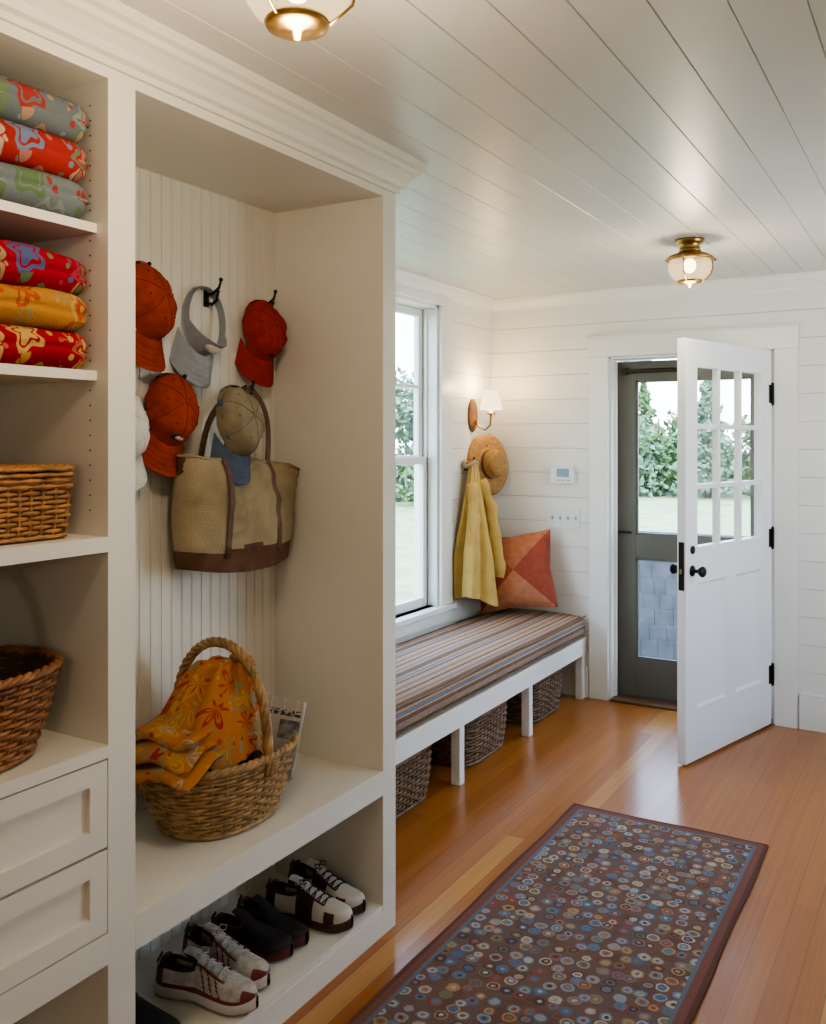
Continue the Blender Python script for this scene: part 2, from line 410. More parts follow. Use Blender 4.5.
# window
def window(name,W):
    y0,y1,z0,z1=W; mb=MB(); cw=.125
    mb.box(XL,XL+.022,y0-cw,y0,z0,z1,M_trim); mb.box(XL,XL+.022,y1,y1+cw,z0,z1,M_trim)
    mb.box(XL,XL+.026,y0-cw-.008,y1+cw+.008,z1,z1+.04,M_trim)
    mb.box(XL-.15,XL+.045,y0-cw-.02,y1+cw+.02,z0-.03,z0,M_trim)
    mb.box(XL,XL+.018,y0-cw,y1+cw,z0-.10,z0-.03,M_trim)
    mb.box(XL-.15,XL,y0,y0+.02,z0,z1,M_trim); mb.box(XL-.15,XL,y1-.02,y1,z0,z1,M_trim)
    mb.box(XL-.15,XL,y0,y1,z1-.02,z1,M_trim)
    ya,yb=y0+.02,y1-.02; za,zb=z0,z1-.02; zm=1.43; s=.048
    for q in ((ya,ya+.014),(yb-.014,yb)): mb.box(XL-.075,XL-.06,q[0],q[1],za,zb,M_trim)
    def sash(xa,xb,p,q,mun):
        mb.box(xa,xb,ya,ya+s,p,q,M_trim); mb.box(xa,xb,yb-s,yb,p,q,M_trim)
        mb.box(xa,xb,ya+s,yb-s,p,p+s*1.1,M_trim); mb.box(xa,xb,ya+s,yb-s,q-s*.9,q,M_trim)
        xm=(xa+xb)/2
        mb.box(xm-.002,xm+.002,ya+s,yb-s,p+s*1.1,q-s*.9,M_glass)
        if mun:
            w=(yb-ya-2*s)
            for k in (1,2): yy=ya+s+w*k/3; mb.box(xm-.012,xm+.012,yy-.009,yy+.009,p+s*1.1,q-s*.9,M_trim)
            zz=(p+q)/2; mb.box(xm-.012,xm+.012,ya+s,yb-s,zz-.009,zz+.009,M_trim)
    sash(XL-.125,XL-.092,zm-.02,zb,True)
    sash(XL-.090,XL-.060,za,zm+.025,False)
    mb.box(XL-.075,XL-.050,(ya+yb)/2-.03,(ya+yb)/2+.03,zm+.025,zm+.035,M_brass)
    mb.done(name,origin=False,bevel=.002,seg=1)
window('window_1',W1)

# ---------------------------------------------------------------- front door (open)
def panel_frame(mb,x0,x1,z0,z1,yf,yb,m,depth=.012):
    mb.box(x0,x1,yb+depth,yf-depth,z0,z1,m)
    for yy,dy in ((yf,-1),(yb,1)):
        o=[(x0,z0),(x1,z0),(x1,z1),(x0,z1)]; i=[(x0+.014,z0+.014),(x1-.014,z0+.014),(x1-.014,z1-.014),(x0+.014,z1-.014)]
        for k in range(4):
            a,b=o[k],o[(k+1)%4]; c,d=i[(k+1)%4],i[k]
            vs=[mb.bm.verts.new((a[0],yy+dy*.002,a[1])),mb.bm.verts.new((b[0],yy+dy*.002,b[1])),mb.bm.verts.new((c[0],yy+dy*(depth+.0005),c[1])),mb.bm.verts.new((d[0],yy+dy*(depth+.0005),d[1]))]
            mb.face(vs,m)
mb=MB(); w=.912; t=.044; zt=2.035; zb=.012
st=.112; gz0,gz1=1.035,1.905
mb.box(0,st,-t,0,zb,zt,M_door); mb.box(w-st,w,-t,0,zb,zt,M_door)
mb.box(st,w-st,-t,0,gz1,zt,M_door); mb.box(st,w-st,-t,0,zb,.26,M_door)
mb.box(st,w-st,-t,0,.86,gz0,M_door); mb.box(w/2-.05,w/2+.05,-t,0,.26,.86,M_door)
panel_frame(mb,st,w/2-.05,.26,.86,0,-t,M_door); panel_frame(mb,w/2+.05,w-st,.26,.86,0,-t,M_door)
for k in (1,2):
    xx=st+(w-2*st)*k/3; mb.box(xx-.012,xx+.012,-t+.006,-.006,gz0,gz1,M_door)
    zz=gz0+(gz1-gz0)*k/3; mb.box(st,w-st,-t+.006,-.006,zz-.012,zz+.012,M_door)
mb.box(st,w-st,-t/2-.002,-t/2+.002,gz0,gz1,M_glass)
kx=w-.062; kz=.925
for sgn,y0 in ((1,0),(-1,-t)):
    T=Matrix.Translation((kx,y0,kz))@Matrix.Rotation(-sgn*PI/2,4,'X')
    mb.lathe([(0,0),(.027,0),(.027,.004),(.02,.008),(.009,.012),(.008,.032),(.018,.038),(.026,.05),(.026,.058),(.018,.066),(0,.068)],M_black,T,20)
    T2=Matrix.Translation((kx,y0,kz+.10))@Matrix.Rotation(-sgn*PI/2,4,'X')
    mb.lathe([(0,0),(.02,0),(.02,.006),(.012,.01),(0,.01)],M_black,T2,16)
mb.box(w,w+.003,-t+.008,-.008,kz-.09,kz+.14,M_black)
mb.box(w,w+.008,-t+.016,-.016,kz-.012,kz+.012,M_brass)
for hz in (.28,1.02,1.80):
    mb.cyl((-.004,.006,hz-.05),(-.004,.006,hz+.05),.008,M_black)
    mb.sphere((-.004,.006,hz+.055),.008,M_black,8); mb.sphere((-.004,.006,hz-.055),.008,M_black,8)
    mb.box(0,.03,-.001,.0015,hz-.05,hz+.05,M_black)
ang=math.radians(-105.4)
mb.done('door_1',bevel=.0025,mat=Matrix.Translation((-.838,5.268,0))@Matrix.Rotation(ang,4,'Z'))

# storm door
mb=MB(); xa,xb=D[0]+.018,D[1]-.018; y0,y1=YF+.095,YF+.125
mb.box(xa,xa+.115,y0,y1,.02,2.02,M_storm); mb.box(xb-.115,xb,y0,y1,.02,2.02,M_storm)
mb.box(xa+.115,xb-.115,y0,y1,1.905,2.02,M_storm); mb.box(xa+.115,xb-.115,y0,y1,.02,.245,M_storm)
mb.box(xa+.115,xb-.115,y0,y1,.845,.985,M_storm)
for p,q in ((.245,.845),(.985,1.905)):
    mb.box(xa+.115,xb-.115,y0+.013,y0+.016,p,q,M_glass)
    for e in ((xa+.115,xa+.127,p,q),(xb-.127,xb-.115,p,q),(xa+.115,xb-.115,p,p+.012),(xa+.115,xb-.115,q-.012,q)):
        mb.box(e[0],e[1],y0+.006,y1-.006,e[2],e[3],M_storm)
mb.cyl((xa+.06,y0-.03,1.96),(xa+.40,y0-.03,1.96),.012,M_dark); mb.box(xa+.04,xa+.07,y0-.04,y0,1.94,1.98,M_dark)
mb.cyl((xa+.05,y0,1.0),(xa+.05,y0-.03,1.0),.008,M_black); mb.cyl((xa+.02,y0-.035,1.0),(xa+.10,y0-.035,1.0),.007,M_black)
mb.done('door_2',bevel=.003,origin=False)

# ---------------------------------------------------------------- built-in cabinet
Y0=.70; YS0,YS1=1.339,1.414; YE0,YE1=2.423,CE; OT=2.312
mb=MB(); B=lambda *a: mb.box(*a)
B(CB,CX,Y0-.075,Y0,0,H,M_cab)
B(CB,CX,YS0,YS1,0,H,M_cab)
B(XL,CX,YE0,YE1,0,H,M_cab)
B(CX-.022,CX,Y0,YS0,OT,H,M_cab); B(CX-.022,CX,YS1,YE0,OT,H,M_cab)
B(CB,CX-.022,Y0,YS0,OT,OT+.02,M_cab); B(CB,CX-.022,YS1,YE0,OT,OT+.02,M_cab)
def bead(y0,y1,z0,z1):
    y=y0
    B(CB-.012,CB+.0006,y0,y1,z0,z1,M_cab)
    while y<y1-.001:
        e=min(y+.041,y1); B(CB-.004,CB+.003,y+.001,e-.006,z0,z1,M_cab)
        if e-.005>y: mb.box(CB-.004,CB+.0022,e-.005,e-.001,z0,z1,M_cab)
        y+=.041
bead(YS1,YE0,.0,OT); bead(Y0,YS0,0,OT)
B(CB,CX,YS1,YE0,.490,.515,M_cab); B(CX-.022,CX,YS1,YE0,.438,.490,M_cab)
B(CB,CX-.002,YS1,YE0,.075,.095,M_cab); B(CX-.022,CX,YS1,YE0,.0,.075,M_cab)
B(CB,CX-.035,Y0,YS0,1.990,2.010,M_cab); B(CB,CX-.035,Y0,YS0,1.676,1.697,M_cab)
B(CB,CX,Y0,YS0,1.314,1.346,M_cab)
B(CB,CX+.004,Y0,YS0,.882,.908,M_cab)
B(CB,CX-.022,Y0,YS0,.50,.88,M_cab)
B(CX-.022,CX,Y0,YS0,.445,.512,M_cab); B(CB,CX-.022,Y0,YS0,.445,.47,M_cab); B(CX-.022,CX,Y0,YS0,.0,.075,M_cab); B(CB,CX,Y0,YS0,.0,.05,M_cab)
def drawer(z0,z1):
    y0,y1=Y0+.003,YS0-.003; f=.045; x0,x1=CX-.02,CX+.001
    B(x0,x1,y0,y0+f,z0,z1,M_cab);B(x0,x1,y1-f,y1,z0,z1,M_cab)
    B(x0,x1,y0+f,y1-f,z0,z0+f,M_cab);B(x0,x1,y0+f,y1-f,z1-f,z1,M_cab); B(x0,x1-.012,y0+f,y1-f,z0+f,z1-f,M_cab)
    mb.lathe([(0,0),(.006,0),(.006,.012),(.014,.018),(.014,.024),(0,.028)],M_dark,Matrix.Translation((x1,(y0+y1)/2,(z0+z1)/2))@Matrix.Rotation(PI/2,4,'Y'),14)
drawer(.695,.878); drawer(.515,.689)
for k in range(28):
    z=1.40+k*.032
    for xx in (CX-.055,CB+.06):
        mb.cyl((xx,YS0-.0006,z),(xx,YS0+.004,z),.0022,M_dark,8)
prof=[(0,2.335),(.010,2.335),(.010,2.350),(.022,2.356),(.030,2.372),(.048,2.392),(.058,2.398),(.060,2.412),(.074,2.418),(.076,H),(0,H)]
sweep(mb,[(CX,Y0-.3),(CX,CE),(XL,CE)],prof,M_cab,side=-1)
mb.done('built_in_cabinet',bevel=.0022,origin=False)

# hooks
def hook(y,z,x=None):
    mb=MB(); X=CB+.004 if x is None else x
    mb.box(X,X+.005,y-.009,y+.009,z-.035,z+.02,M_black)
    mb.tube([(X,y,z-.02),(X+.025,y,z-.03),(X+.045,y,z-.018),(X+.05,y,z+.005)],[.005,.005,.0045,.0045],M_black,8)
    mb.tube([(X,y,z+.0),(X+.03,y,z+.004),(X+.055,y,z+.02),(X+.062,y,z+.040)],[.0045,.0042,.004,.0035],M_black,8)
    mb.sphere((X+.062,y,z+.043),.0065,M_black,10); mb.sphere((X+.05,y,z+.008),.006,M_black,10)
    mb.done('coat_hook')
UP=[2.344,2.086,1.80,1.57]; LO=[2.236,1.935,1.70]
for y in UP: hook(y,1.990)
for y in LO: hook(y,1.690)

# ---------------------------------------------------------------- caps
def cap(name,y,z,mc,mbm,tilt=0,lean=0,visor=False,logo=None,x=None,yaw=0,s=1.0,patch=None,seam_m=None):
    mb=MB(); a,b,Hh=.100,.073,.080; seam_m=seam_m or mbm
    if not visor:
        def dome(u,v):
            th=u*2*PI; ph=v*PI/2
            k=math.sin(ph)**.80; fr=1+.10*max(0,math.cos(th))
            fold=1-.06*max(0,math.sin(ph*2))*(abs(math.sin(th*1.5+.6))**6)
            q=Vector((math.cos(th)*k*2.4,math.sin(th)*k*2.4,v*1.5+y*9))
            cr=noise.noise(q)*.011*math.sin(ph*1.0)
            side=noise.noise(q*1.3+Vector((4,4,4)))*.008*k
            z_=Hh*(math.cos(ph)**.72 if ph<PI/2-.001 else 0)*(1+.22*math.cos(th)*math.sin(ph))
            return Vector((a*k*math.cos(th)*fold*fr+side*math.cos(th),b*k*math.sin(th)*fold+side*math.sin(th),z_+cr*(1 if v<.97 else 0)))
        mb.grid(dome,60,18,mc,cu=True,skip=lambda u,v: abs(u-.5)<.085 and v>.66+ (abs(u-.5)/.085)**2*.2)
        mb.sphere(dome(0,.0),.007,mc,10,(1,1,.6))
        for k in range(6):
            mb.tube([dome(k/6,(i+.3)/16)*1.006 for i in range(16)],.0011,seam_m,5)
        for k in range(6):
            p=dome((k+.5)/6,.45)*1.005; mb.sphere(p,.0028,seam_m,8)
    else:
        def band(u,v):
            th=u*2*PI; fr=max(0,math.cos(th)); hh=.016+.058*fr**1.3
            k=1-.12*v*fr
            return Vector((a*k*math.cos(th),b*k*math.sin(th),hh*v))
        mb.grid(band,48,5,mc,cu=True)
        mb.tube([(a*math.cos(t*2*PI/40),b*math.sin(t*2*PI/40),.001) for t in range(40)],.0025,mbm,5,closed=True)
    mb.tube([(a*math.cos(t)*1.0,b*math.sin(t)*1.0,.008) for t in [PI-.65+1.3*i/10 for i in range(11)]],.008,mc,6,flat=(1,.25),up=(0,0,1))
    mb.grid(lambda u,v: Vector((a*.97*math.cos(u*2*PI),b*.97*math.sin(u*2*PI),.002+.022*v)),32,1,mbm,cu=True)
    def br(u,v,dz=0):
        th=(u-.5)*2*math.radians(72)
        xi,yi=a*1.08*math.cos(th),b*math.sin(th)
        xo=a*.40+.150*math.cos(th)**.62; yo=.080*math.sin(th)/math.sin(math.radians(72))
        xx=xi+(xo-xi)*v; yy=yi+(yo-yi)*v
        return Vector((xx,yy,.014-6.5*yy*yy-.010*v+dz))
    mb.grid(lambda u,v: br(u,v,.0018),24,8,mbm if mc!=mbm else mc)
    mb.grid(lambda u,v: br(u,v,-.0018),24,8,mbm)
    mb.tube([br(i/24,1) for i in range(25)],.0025,mbm,5)
    for q in (.3,.5,.7,.86): mb.tube([br(i/20,q,.0022) for i in range(1,20)],.0007,seam_m,4)
    if logo:
        Tm=Matrix.Translation((a*.86,0,.045))@Matrix.Rotation(math.radians(60),4,'Y')
        mb.lathe([(0,.014),(.014,.013),(.021,.009),(.023,.000)],logo,Tm,16,sx=.75,sy=1.1)
        if patch:
            mb.lathe([(0,.017),(.009,.016),(.013,.012)],patch,Tm,10,sx=.6,sy=1.2)
    X=CB+.022 if x is None else x
    f=Vector((0,math.sin(tilt),-math.cos(tilt))); u=Vector((1,0,0))
    l=u.cross(f)
    R=Matrix((f,l,u)).transposed().to_4x4()
    R=Matrix.Rotation(yaw,4,'Z')@Matrix.Rotation(lean,4,'Y')@R
    mb.done(name,mat=Matrix.Translation((X,y,z))@R@Matrix.Scale(s,4))
M_red=paint('cap_red_cotton',(.34,.030,.020),.9,.2,30,.3,300,spec=.15)
M_red2=paint('cap_rust_cotton',(.34,.052,.020),.9,.2,30,.3,300,spec=.15)
M_seam=paint('cap_seam_dark_red',(.17,.014,.008),.9,.1)
M_gry=paint('cap_greyblue_cotton',(.33,.36,.41),.9,.1,30,.3,300,spec=.2)
M_kha=paint('cap_khaki_cotton',(.27,.225,.155),.9,.12,30,.3,300,spec=.2)
M_ksm=paint('cap_seam_khaki',(.15,.13,.09),.9,.1)
M_blu=paint('cap_brim_blue',(.09,.12,.19),.9,.15,30,.3,300,spec=.2)
M_wht=paint('cap_white_cotton',(.70,.69,.65),.9,.05,30,.3,300,spec=.2)
M_nav=paint('logo_navy',(.02,.02,.06),.8,.1); M_lg=paint('logo_white',(.6,.55,.45),.8,.1); M_lr=paint('logo_red',(.4,.03,.02),.8,.1)
cap('baseball_cap',1.800,1.935,M_red2,M_red2,tilt=.12,lean=-.20,logo=M_nav,x=CB+.035,seam_m=M_seam,yaw=.15,s=1.06)
cap('sun_visor',2.050,1.905,M_gry,M_gry,tilt=-.22,lean=-.16,visor=True,logo=M_lg,s=1.08)
cap('baseball_cap',2.310,1.905,M_red,M_red,tilt=-.12,lean=-.22,logo=M_nav,x=CB+.03,seam_m=M_seam,yaw=-.12)
cap('baseball_cap',1.900,1.638,M_red2,M_red2,tilt=-.22,lean=-.25,logo=M_nav,patch=M_lg,x=CB+.035,seam_m=M_seam,yaw=-.1,s=1.05)
cap('baseball_cap',2.070,1.610,M_kha,M_blu,tilt=.0,lean=-.18,logo=M_nav,patch=M_lr,x=-1.830,seam_m=M_ksm,s=1.02)
cap('baseball_cap',1.710,1.60,M_wht,M_wht,tilt=.25,lean=-.2,x=CB+.035)

# ---------------------------------------------------------------- tote bag
M_canvas=paint('tote_canvas_tan',(.35,.28,.17),.9,.2,9,.4,250,spec=.15)
M_sued=paint('tote_brown_suede',(.12,.06,.037),.85,.25,18,.3,200,spec=.2)
M_lea=paint('tote_leather_strap',(.12,.06,.038),.6,.25,30)
mb=MB(); cy=2.125; zb=1.160; hh=.350
def tote(u,v):
    a=u*2*PI; c,s=math.cos(a),math.sin(a)
    wy=.225+.012*math.sin(v*PI)+.012*v; wx=.074-.034*v+.014*math.sin(v*PI)
    if s>0: wy+=.060*v**3*s
    n=2.8; r=1/((abs(c)/wx)**n+(abs(s)/wy)**n)**(1/n)
    X=r*c; Y=r*s; q=Y/.25
    z=zb+hh*v+.030*q*q*(1-v)**2-.030*(1-q*q)*v**2*.7-(.045*max(0,q)**2*v**2)
    wob=noise.noise(Vector((q*3.2,v*2.6,1.5)))*.036+abs(noise.noise(Vector((q*4,v*7,5))))*.024
    X+=wob*(.25+v)*(1 if c>0 else .1)*(.35+.65*abs(c)**.5)
    return Vector((CB+.088+X,cy+Y,z+.010*noise.noise(Vector((q*4,0,3)))*v))
mb.grid(tote,96,30,M_canvas,cu=True,mf=lambda u,v: M_sued if v<.20+.03*math.cos(u*4*PI) else M_canvas)
bot=[tote(i/36,0) for i in range(36)]
mb.face([mb.bm.verts.new(p) for p in bot],M_sued)
mb.tube([tote(i/96,1) for i in range(96)],.0045,M_canvas,6,closed=True)
mb.grid(lambda u,v: tote(u,.75+.25*v).lerp(Vector((CB+.088,cy+(tote(u,.8).y-cy),tote(u,.75+.25*v).z)),.12),96,3,M_sued,cu=True)
hy=2.236; hz=1.71
for fb in (1,-1):
    def surf(y,v):
        best=None
        for i in range(0,181):
            u=(i/180*.5-.25) if fb>0 else (i/180*.5+.25)
            p=tote(u,v)
            if best is None or abs(p.y-y)<abs(best.y-y): best=p
        return best
    ya,yb2=cy-.105,cy+.105
    off=Vector((.004*fb,0,0))
    pl=[surf(ya-.012*(1-v/8),v/8)+off for v in range(1,9)]; pr=[surf(yb2+.012*(1-v/8),v/8)+off for v in range(1,9)]
    top=[]
    A=pl[-1]; C=pr[-1]; ap=Vector((CB+.045+.01*fb,hy,hz))
    for i in range(1,9):
        t=i/9; top.append(A.lerp(ap,t)+Vector((.012*math.sin(t*PI)*fb,-.03*math.sin(t*PI),.035*math.sin(t*PI))))
    top.append(ap+Vector((0,0,.004)))
    for i in range(8,0,-1):
        t=i/9; top.append(C.lerp(ap,t)+Vector((.012*math.sin(t*PI)*fb,.02*math.sin(t*PI),.03*math.sin(t*PI))))
    mb.tube(pl+top+pr[::-1],.0125,M_lea,8,flat=(.28,1),up=(1,0,0))
mb.done('tote_bag')

# ---------------------------------------------------------------- baskets
def basket(name,cx,cy,z0,ab,at,h,n=2,rows=16,stakes=30,m=M_wick,rod=.0048,handle=None,rot=0,lid=False,rimr=.008,sub=3):
    mb=MB(); R=Matrix.Translation((cx,cy,z0))@Matrix.Rotation(rot,4,'Z')
    def rad(th,t,k=1):
        bul=1+.03*math.sin(t*PI)
        a=(ab[0]+(at[0]-ab[0])*t)*bul*k; b=(ab[1]+(at[1]-ab[1])*t)*bul*k
        c,s=math.cos(th),math.sin(th)
        return 1/((abs(c)/a)**n+(abs(s)/b)**n)**(1/n)
    def pt(th,t,off=0,z=None):
        r=rad(th,t)+off
        return R@Vector((r*math.cos(th),r*math.sin(th),h*t if z is None else z))
    NP=stakes*sub
    for k in range(rows):
        t=(k+.5)/rows; ph=PI*(k%2)
        mb.tube([pt(2*PI*i/NP,t,rod*.95*math.cos(stakes/2*2*PI*i/NP+ph)) for i in range(NP)],rod*1.02,m,5,closed=True)
    for i in range(stakes):
        th=2*PI*i/stakes
        mb.tube([pt(th,t/3) for t in range(4)],rod*.85,m,5)
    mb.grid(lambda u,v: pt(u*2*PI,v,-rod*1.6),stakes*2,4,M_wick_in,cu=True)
    mb.face([mb.bm.verts.new(pt(2*PI*i/stakes,0,-rod*.5,.004)) for i in range(stakes)],m)
    for ph in (0,2*PI/3,4*PI/3):
        fq=stakes//2
        mb.tube([pt(2*PI*i/NP,1,rimr*.55*math.cos(fq*2*PI*i/NP+ph),h+rimr*.55*math.sin(fq*2*PI*i/NP+ph)) for i in range(NP)],rimr*.7,m,6,closed=True)
    mb.tube([pt(2*PI*i/NP,0,rod*.5,rimr*.6) for i in range(NP)],rimr*.8,m,6,closed=True)
    if handle:
        hh,ax=handle; L_=at[ax]
        for st_ in range(4):
            pts=[]
            for i in range(49):
                t=i/48*PI; r0=.0085
                cc=L_*1.0*math.cos(t)*(1+.05*math.sin(t)**2)
                zz=h*.75+(hh-h*.75)*math.sin(t)**.75 if 0<t<PI else h*.75
                q=i/48*14*PI+st_*PI/2
                rr=L_*1.0+r0*math.cos(q)
                v=[0,0,0]; v[ax]=cc*(rr/L_); v[1-ax]=r0*math.sin(q)
                pts.append(R@Vector((v[0],v[1],zz+r0*math.cos(q)*math.sin(t))))
            mb.tube(pts,.0068,m,6)
    if lid:
        lh=.035
        for k in range(4):
            mb.tube([pt(2*PI*i/NP,1,.006+rod*.9*math.cos(stakes/2*2*PI*i/NP+PI*(k%2)),h-.012+lh*k/3) for i in range(NP)],rod*1.05,m,5,closed=True)
        mb.face([mb.bm.verts.new(pt(2*PI*i/stakes,1,.002,h-.012+lh)) for i in range(stakes)],m)
        zl=h-.012+lh+.002
        aa=at[0]; bb=at[1]
        x=-aa+.004
        q=0
        while x<aa:
            mb.tube([R@Vector((x,-bb+.004+j*2*bb/24*.985,zl+.003*math.cos(j*PI+q*PI))) for j in range(25)],.0045,m,5); x+=.0095; q+=1
        y=-bb+.004
        while y<bb:
            mb.tube([R@Vector((-aa+.004,y,zl)),R@Vector((aa-.004,y,zl))],.0035,m,5); y+=2*bb/24
    return mb.done(name)

M_cloth=pattern('paisley_cloth_orange',(.45,.17,.028),[(.36,.04,.02),(.48,.27,.06),(.28,.22,.12),(.38,.06,.03),(.38,.30,.20)],13,size=.44,petals=6,pet=.30)
BX,BY,BZ=-1.735,1.905,.515
basket('picnic_basket',BX,BY,BZ+.004,(.125,.165),(.172,.240),.185,2.3,17,34,M_wick,rod=.0052,handle=(.475,0),rimr=.011)
mb=MB()
def heap(u,v):
    a=u*2*PI; r=v
    X=.140*r*math.cos(a)+.035*(1-r); Y=.185*r*math.sin(a)-.030+.045*(1-r)
    f1=abs(math.sin(a*3.5+.6+r*.9)); f2=abs(math.sin(a*6.0+2.1-r*1.4))
    z=.425*(1-r**1.35)+.205*r**.9+(f1*.045+f2*.018)*math.sin(min(1,r*1.25)*PI*.62)
    z+=noise.noise(Vector((X*20,Y*20,1)))*.008
    z=min(z,.425+.01*f1)
    if r>.9: z-=(r-.9)*.5
    return Vector((BX+X,BY+Y,BZ+z))
mb.grid(heap,140,40,M_cloth,cu=True)
def layer(zc,tk,x0,y0,lx,ly,ph,dr):
    def f(u,v):
        a=u*2*PI; c,s=math.cos(a),math.sin(a)
        Yl=math.copysign(abs(c)**.45,c)*ly; Zl=math.copysign(abs(s)**.7,s)*tk
        Xl=(v-.5)*2*lx
        e=(1-abs((v-.5)*2)**8)
        sag=dr*max(0,(-Yl-ly*.15))
        wv=.010*math.sin(Xl*38+ph)+.008*math.sin(Yl*32+ph*2)
        return Vector((BX+x0+Xl-.12*Yl,BY+y0+Yl*(.92+.08*e)+.10*Xl,BZ+zc+Zl*max(.05,e)+wv-sag*.38))
    mb.grid(f,56,34,M_cloth,cu=True)
layer(.226,.019,.005,-.165,.118,.116,.3,.9)
layer(.258,.019,.000,-.155,.112,.110,1.5,.8)
layer(.290,.020,-.005,-.140,.104,.102,2.8,.6)
mb.done('folded_picnic_cloth')
def news():
    m,nt,b=nm('newsprint')
    tc=N(nt,'ShaderNodeTexCoord'); sx=N(nt,'ShaderNodeSeparateXYZ'); L(nt,tc.outputs['Object'],sx.inputs[0])
    z1=math_(nt,'MULTIPLY',sx.outputs[2],val=210.0); z1=math_(nt,'FRACT',z1); z1=math_(nt,'GREATER_THAN',z1,val=.5)
    cx=math_(nt,'MULTIPLY',sx.outputs[0],val=27.0); cx=math_(nt,'FRACT',cx); cx=math_(nt,'GREATER_THAN',cx,val=.14)
    txt=math_(nt,'MULTIPLY',z1,cx)
    col=mixc(nt,txt,(.50,.49,.46),(.34,.34,.34))
    h1=math_(nt,'GREATER_THAN',sx.outputs[2],val=.062); h2=math_(nt,'LESS_THAN',sx.outputs[2],val=.078); h=math_(nt,'MULTIPLY',h1,h2)
    no=N(nt,'ShaderNodeTexNoise'); no.inputs['Scale'].default_value=130; L(nt,tc.outputs['Object'],no.inputs['Vector'])
    hn=math_(nt,'GREATER_THAN',no.outputs['Fac'],val=.48); h=math_(nt,'MULTIPLY',h,hn)
    col=mixc(nt,h,col,(.05,.05,.055))
    p1=math_(nt,'GREATER_THAN',sx.outputs[2],val=.0); p2=math_(nt,'LESS_THAN',sx.outputs[2],val=.052); p3=math_(nt,'GREATER_THAN',sx.outputs[0],val=-.002)
    p=math_(nt,'MULTIPLY',p1,p2); p=math_(nt,'MULTIPLY',p,p3)
    n2=N(nt,'ShaderNodeTexNoise'); n2.inputs['Scale'].default_value=35; L(nt,tc.outputs['Object'],n2.inputs['Vector'])
    pr=ramp(nt,[(.35,(.08,.08,.09)),(.65,(.34,.33,.32))]); L(nt,n2.outputs['Fac'],pr.inputs['Fac'])
    col=mixc(nt,p,col,pr.outputs['Color'])
    L(nt,col,b.inputs['Base Color']); b.inputs['Roughness'].default_value=.85
    return m
M_news=news(); M_pap=paint('newsprint_edge',(.46,.45,.42),.9,.05)
mb=MB()
for k in range(5):
    mb.grid(lambda u,v: Vector(((u-.5)*(.115-.002*k),.0035*k+.005*math.sin(u*5+k)*v+.02*(v-.5)**2,(v-.5)*.22-.001*k)),12,12,M_news)
mb.tube([(.0575,.007+.005*math.sin(5)*i/10,-.105+.21*i/10) for i in range(11)],.0065,M_pap,8)
mb.done('newspaper',mat=Matrix.Translation((BX+.085,BY+.145,BZ+.190))@Matrix.Rotation(math.radians(32),4,'Z')@Matrix.Rotation(math.radians(-14),4,'X')@Matrix.Rotation(math.radians(10),4,'Y'))
M_woodb=paint('wood_block_ochre',(.45,.20,.06),.5,.2,20)
mb=MB(); mb.box(-.02,.02,-.085,.085,-.012,.012,M_woodb); mb.box(-.015,.015,-.08,.08,.012,.020,M_tan); mb.cyl((0,-.10,0),(0,-.085,0),.008,M_woodb)
mb.done('wooden_brush',bevel=.004,mat=Matrix.Translation((BX-.045,BY+.160,BZ+.300))@Matrix.Rotation(.25,4,'X')@Matrix.Rotation(.5,4,'Z'))

# left column baskets
basket('lidded_wicker_box',-1.715,1.160,1.346+.004,(.132,.132),(.137,.137),.118,7,12,34,M_wick_l,rod=.0045,lid=True,rimr=.006)
basket('wicker_trug',-1.708,1.075,.908+.004,(.130,.180),(.165,.235),.175,2.3,17,32,M_wick_d,rod=.0048,handle=(.40,0),rimr=.009)
for k,yy in enumerate((3.27,4.06,4.83)):
    basket('storage_basket',-2.105,yy,.004,(.15,.22),(.165,.25),.225,5,14,32,M_wick_dd,rod=.0062,rimr=.009,rot=0)

# ---------------------------------------------------------------- towels (folded, rounded rolled edges)
def towel(x1,y1,z,hx,hy,h,m,seed=0,m2=None):
    mb=MB(); q=h/2; x=x1-hx; y=y1-hy
    def fn(u,v):
        a=u*2*PI; c,s=math.cos(a),math.sin(a)
        b=(v-.5)*PI*.999; cb,sb=math.cos(b),math.sin(b)
        n=7
        r=1/((abs(c)/hx)**n+(abs(s)/hy)**n)**(1/n)
        inset=q*(1-cb)
        cr=.006*math.exp(-(sb/.16)**2)
        rr=r-inset-cr if abs(v-.5)<.499 else 0
        p=Vector(((rr)*c,(rr)*s,q*1.04*sb))
        p+=noise.noise_vector(p*11+Vector((seed,seed*2,0)))*.006
        return Vector((x,y,z+q))+p
    mb.grid(fn,96,28,m,cu=True)
    if m2:
        mb.sblob((x-.004,y,z+q*.98),(hx*.985,hy*.985,q*.14),m2,.17,60,10,ez=.5)
    mb.done('folded_towel')
t1=pattern('towel_slate_floral',(.12,.145,.155),[(.28,.04,.035),(.12,.18,.08),(.19,.23,.24),(.33,.22,.14)],12,size=.44,pet=.2)
t2=pattern('towel_red_blue',(.29,.028,.025),[(.13,.18,.27),(.36,.29,.20),(.11,.16,.10),(.33,.14,.12)],12,size=.44,pet=.2)
t3=pattern('towel_crimson',(.27,.008,.022),[(.07,.09,.20),(.30,.21,.11),(.26,.04,.06),(.10,.17,.08)],12,size=.44,pet=.2)
t4=pattern('towel_gold',(.38,.18,.035),[(.34,.07,.025),(.42,.27,.09),(.27,.20,.09)],13,size=.42,pet=.2)
t5=pattern('towel_cerise_gold',(.29,.008,.018),[(.46,.30,.10),(.34,.10,.06),(.44,.26,.06)],12,size=.40,pet=.25)
t1b=pattern('towel_slate_leaf',(.14,.165,.175),[(.10,.16,.08),(.26,.045,.04),(.19,.22,.23)],11,size=.42,petals=4,pet=.22)
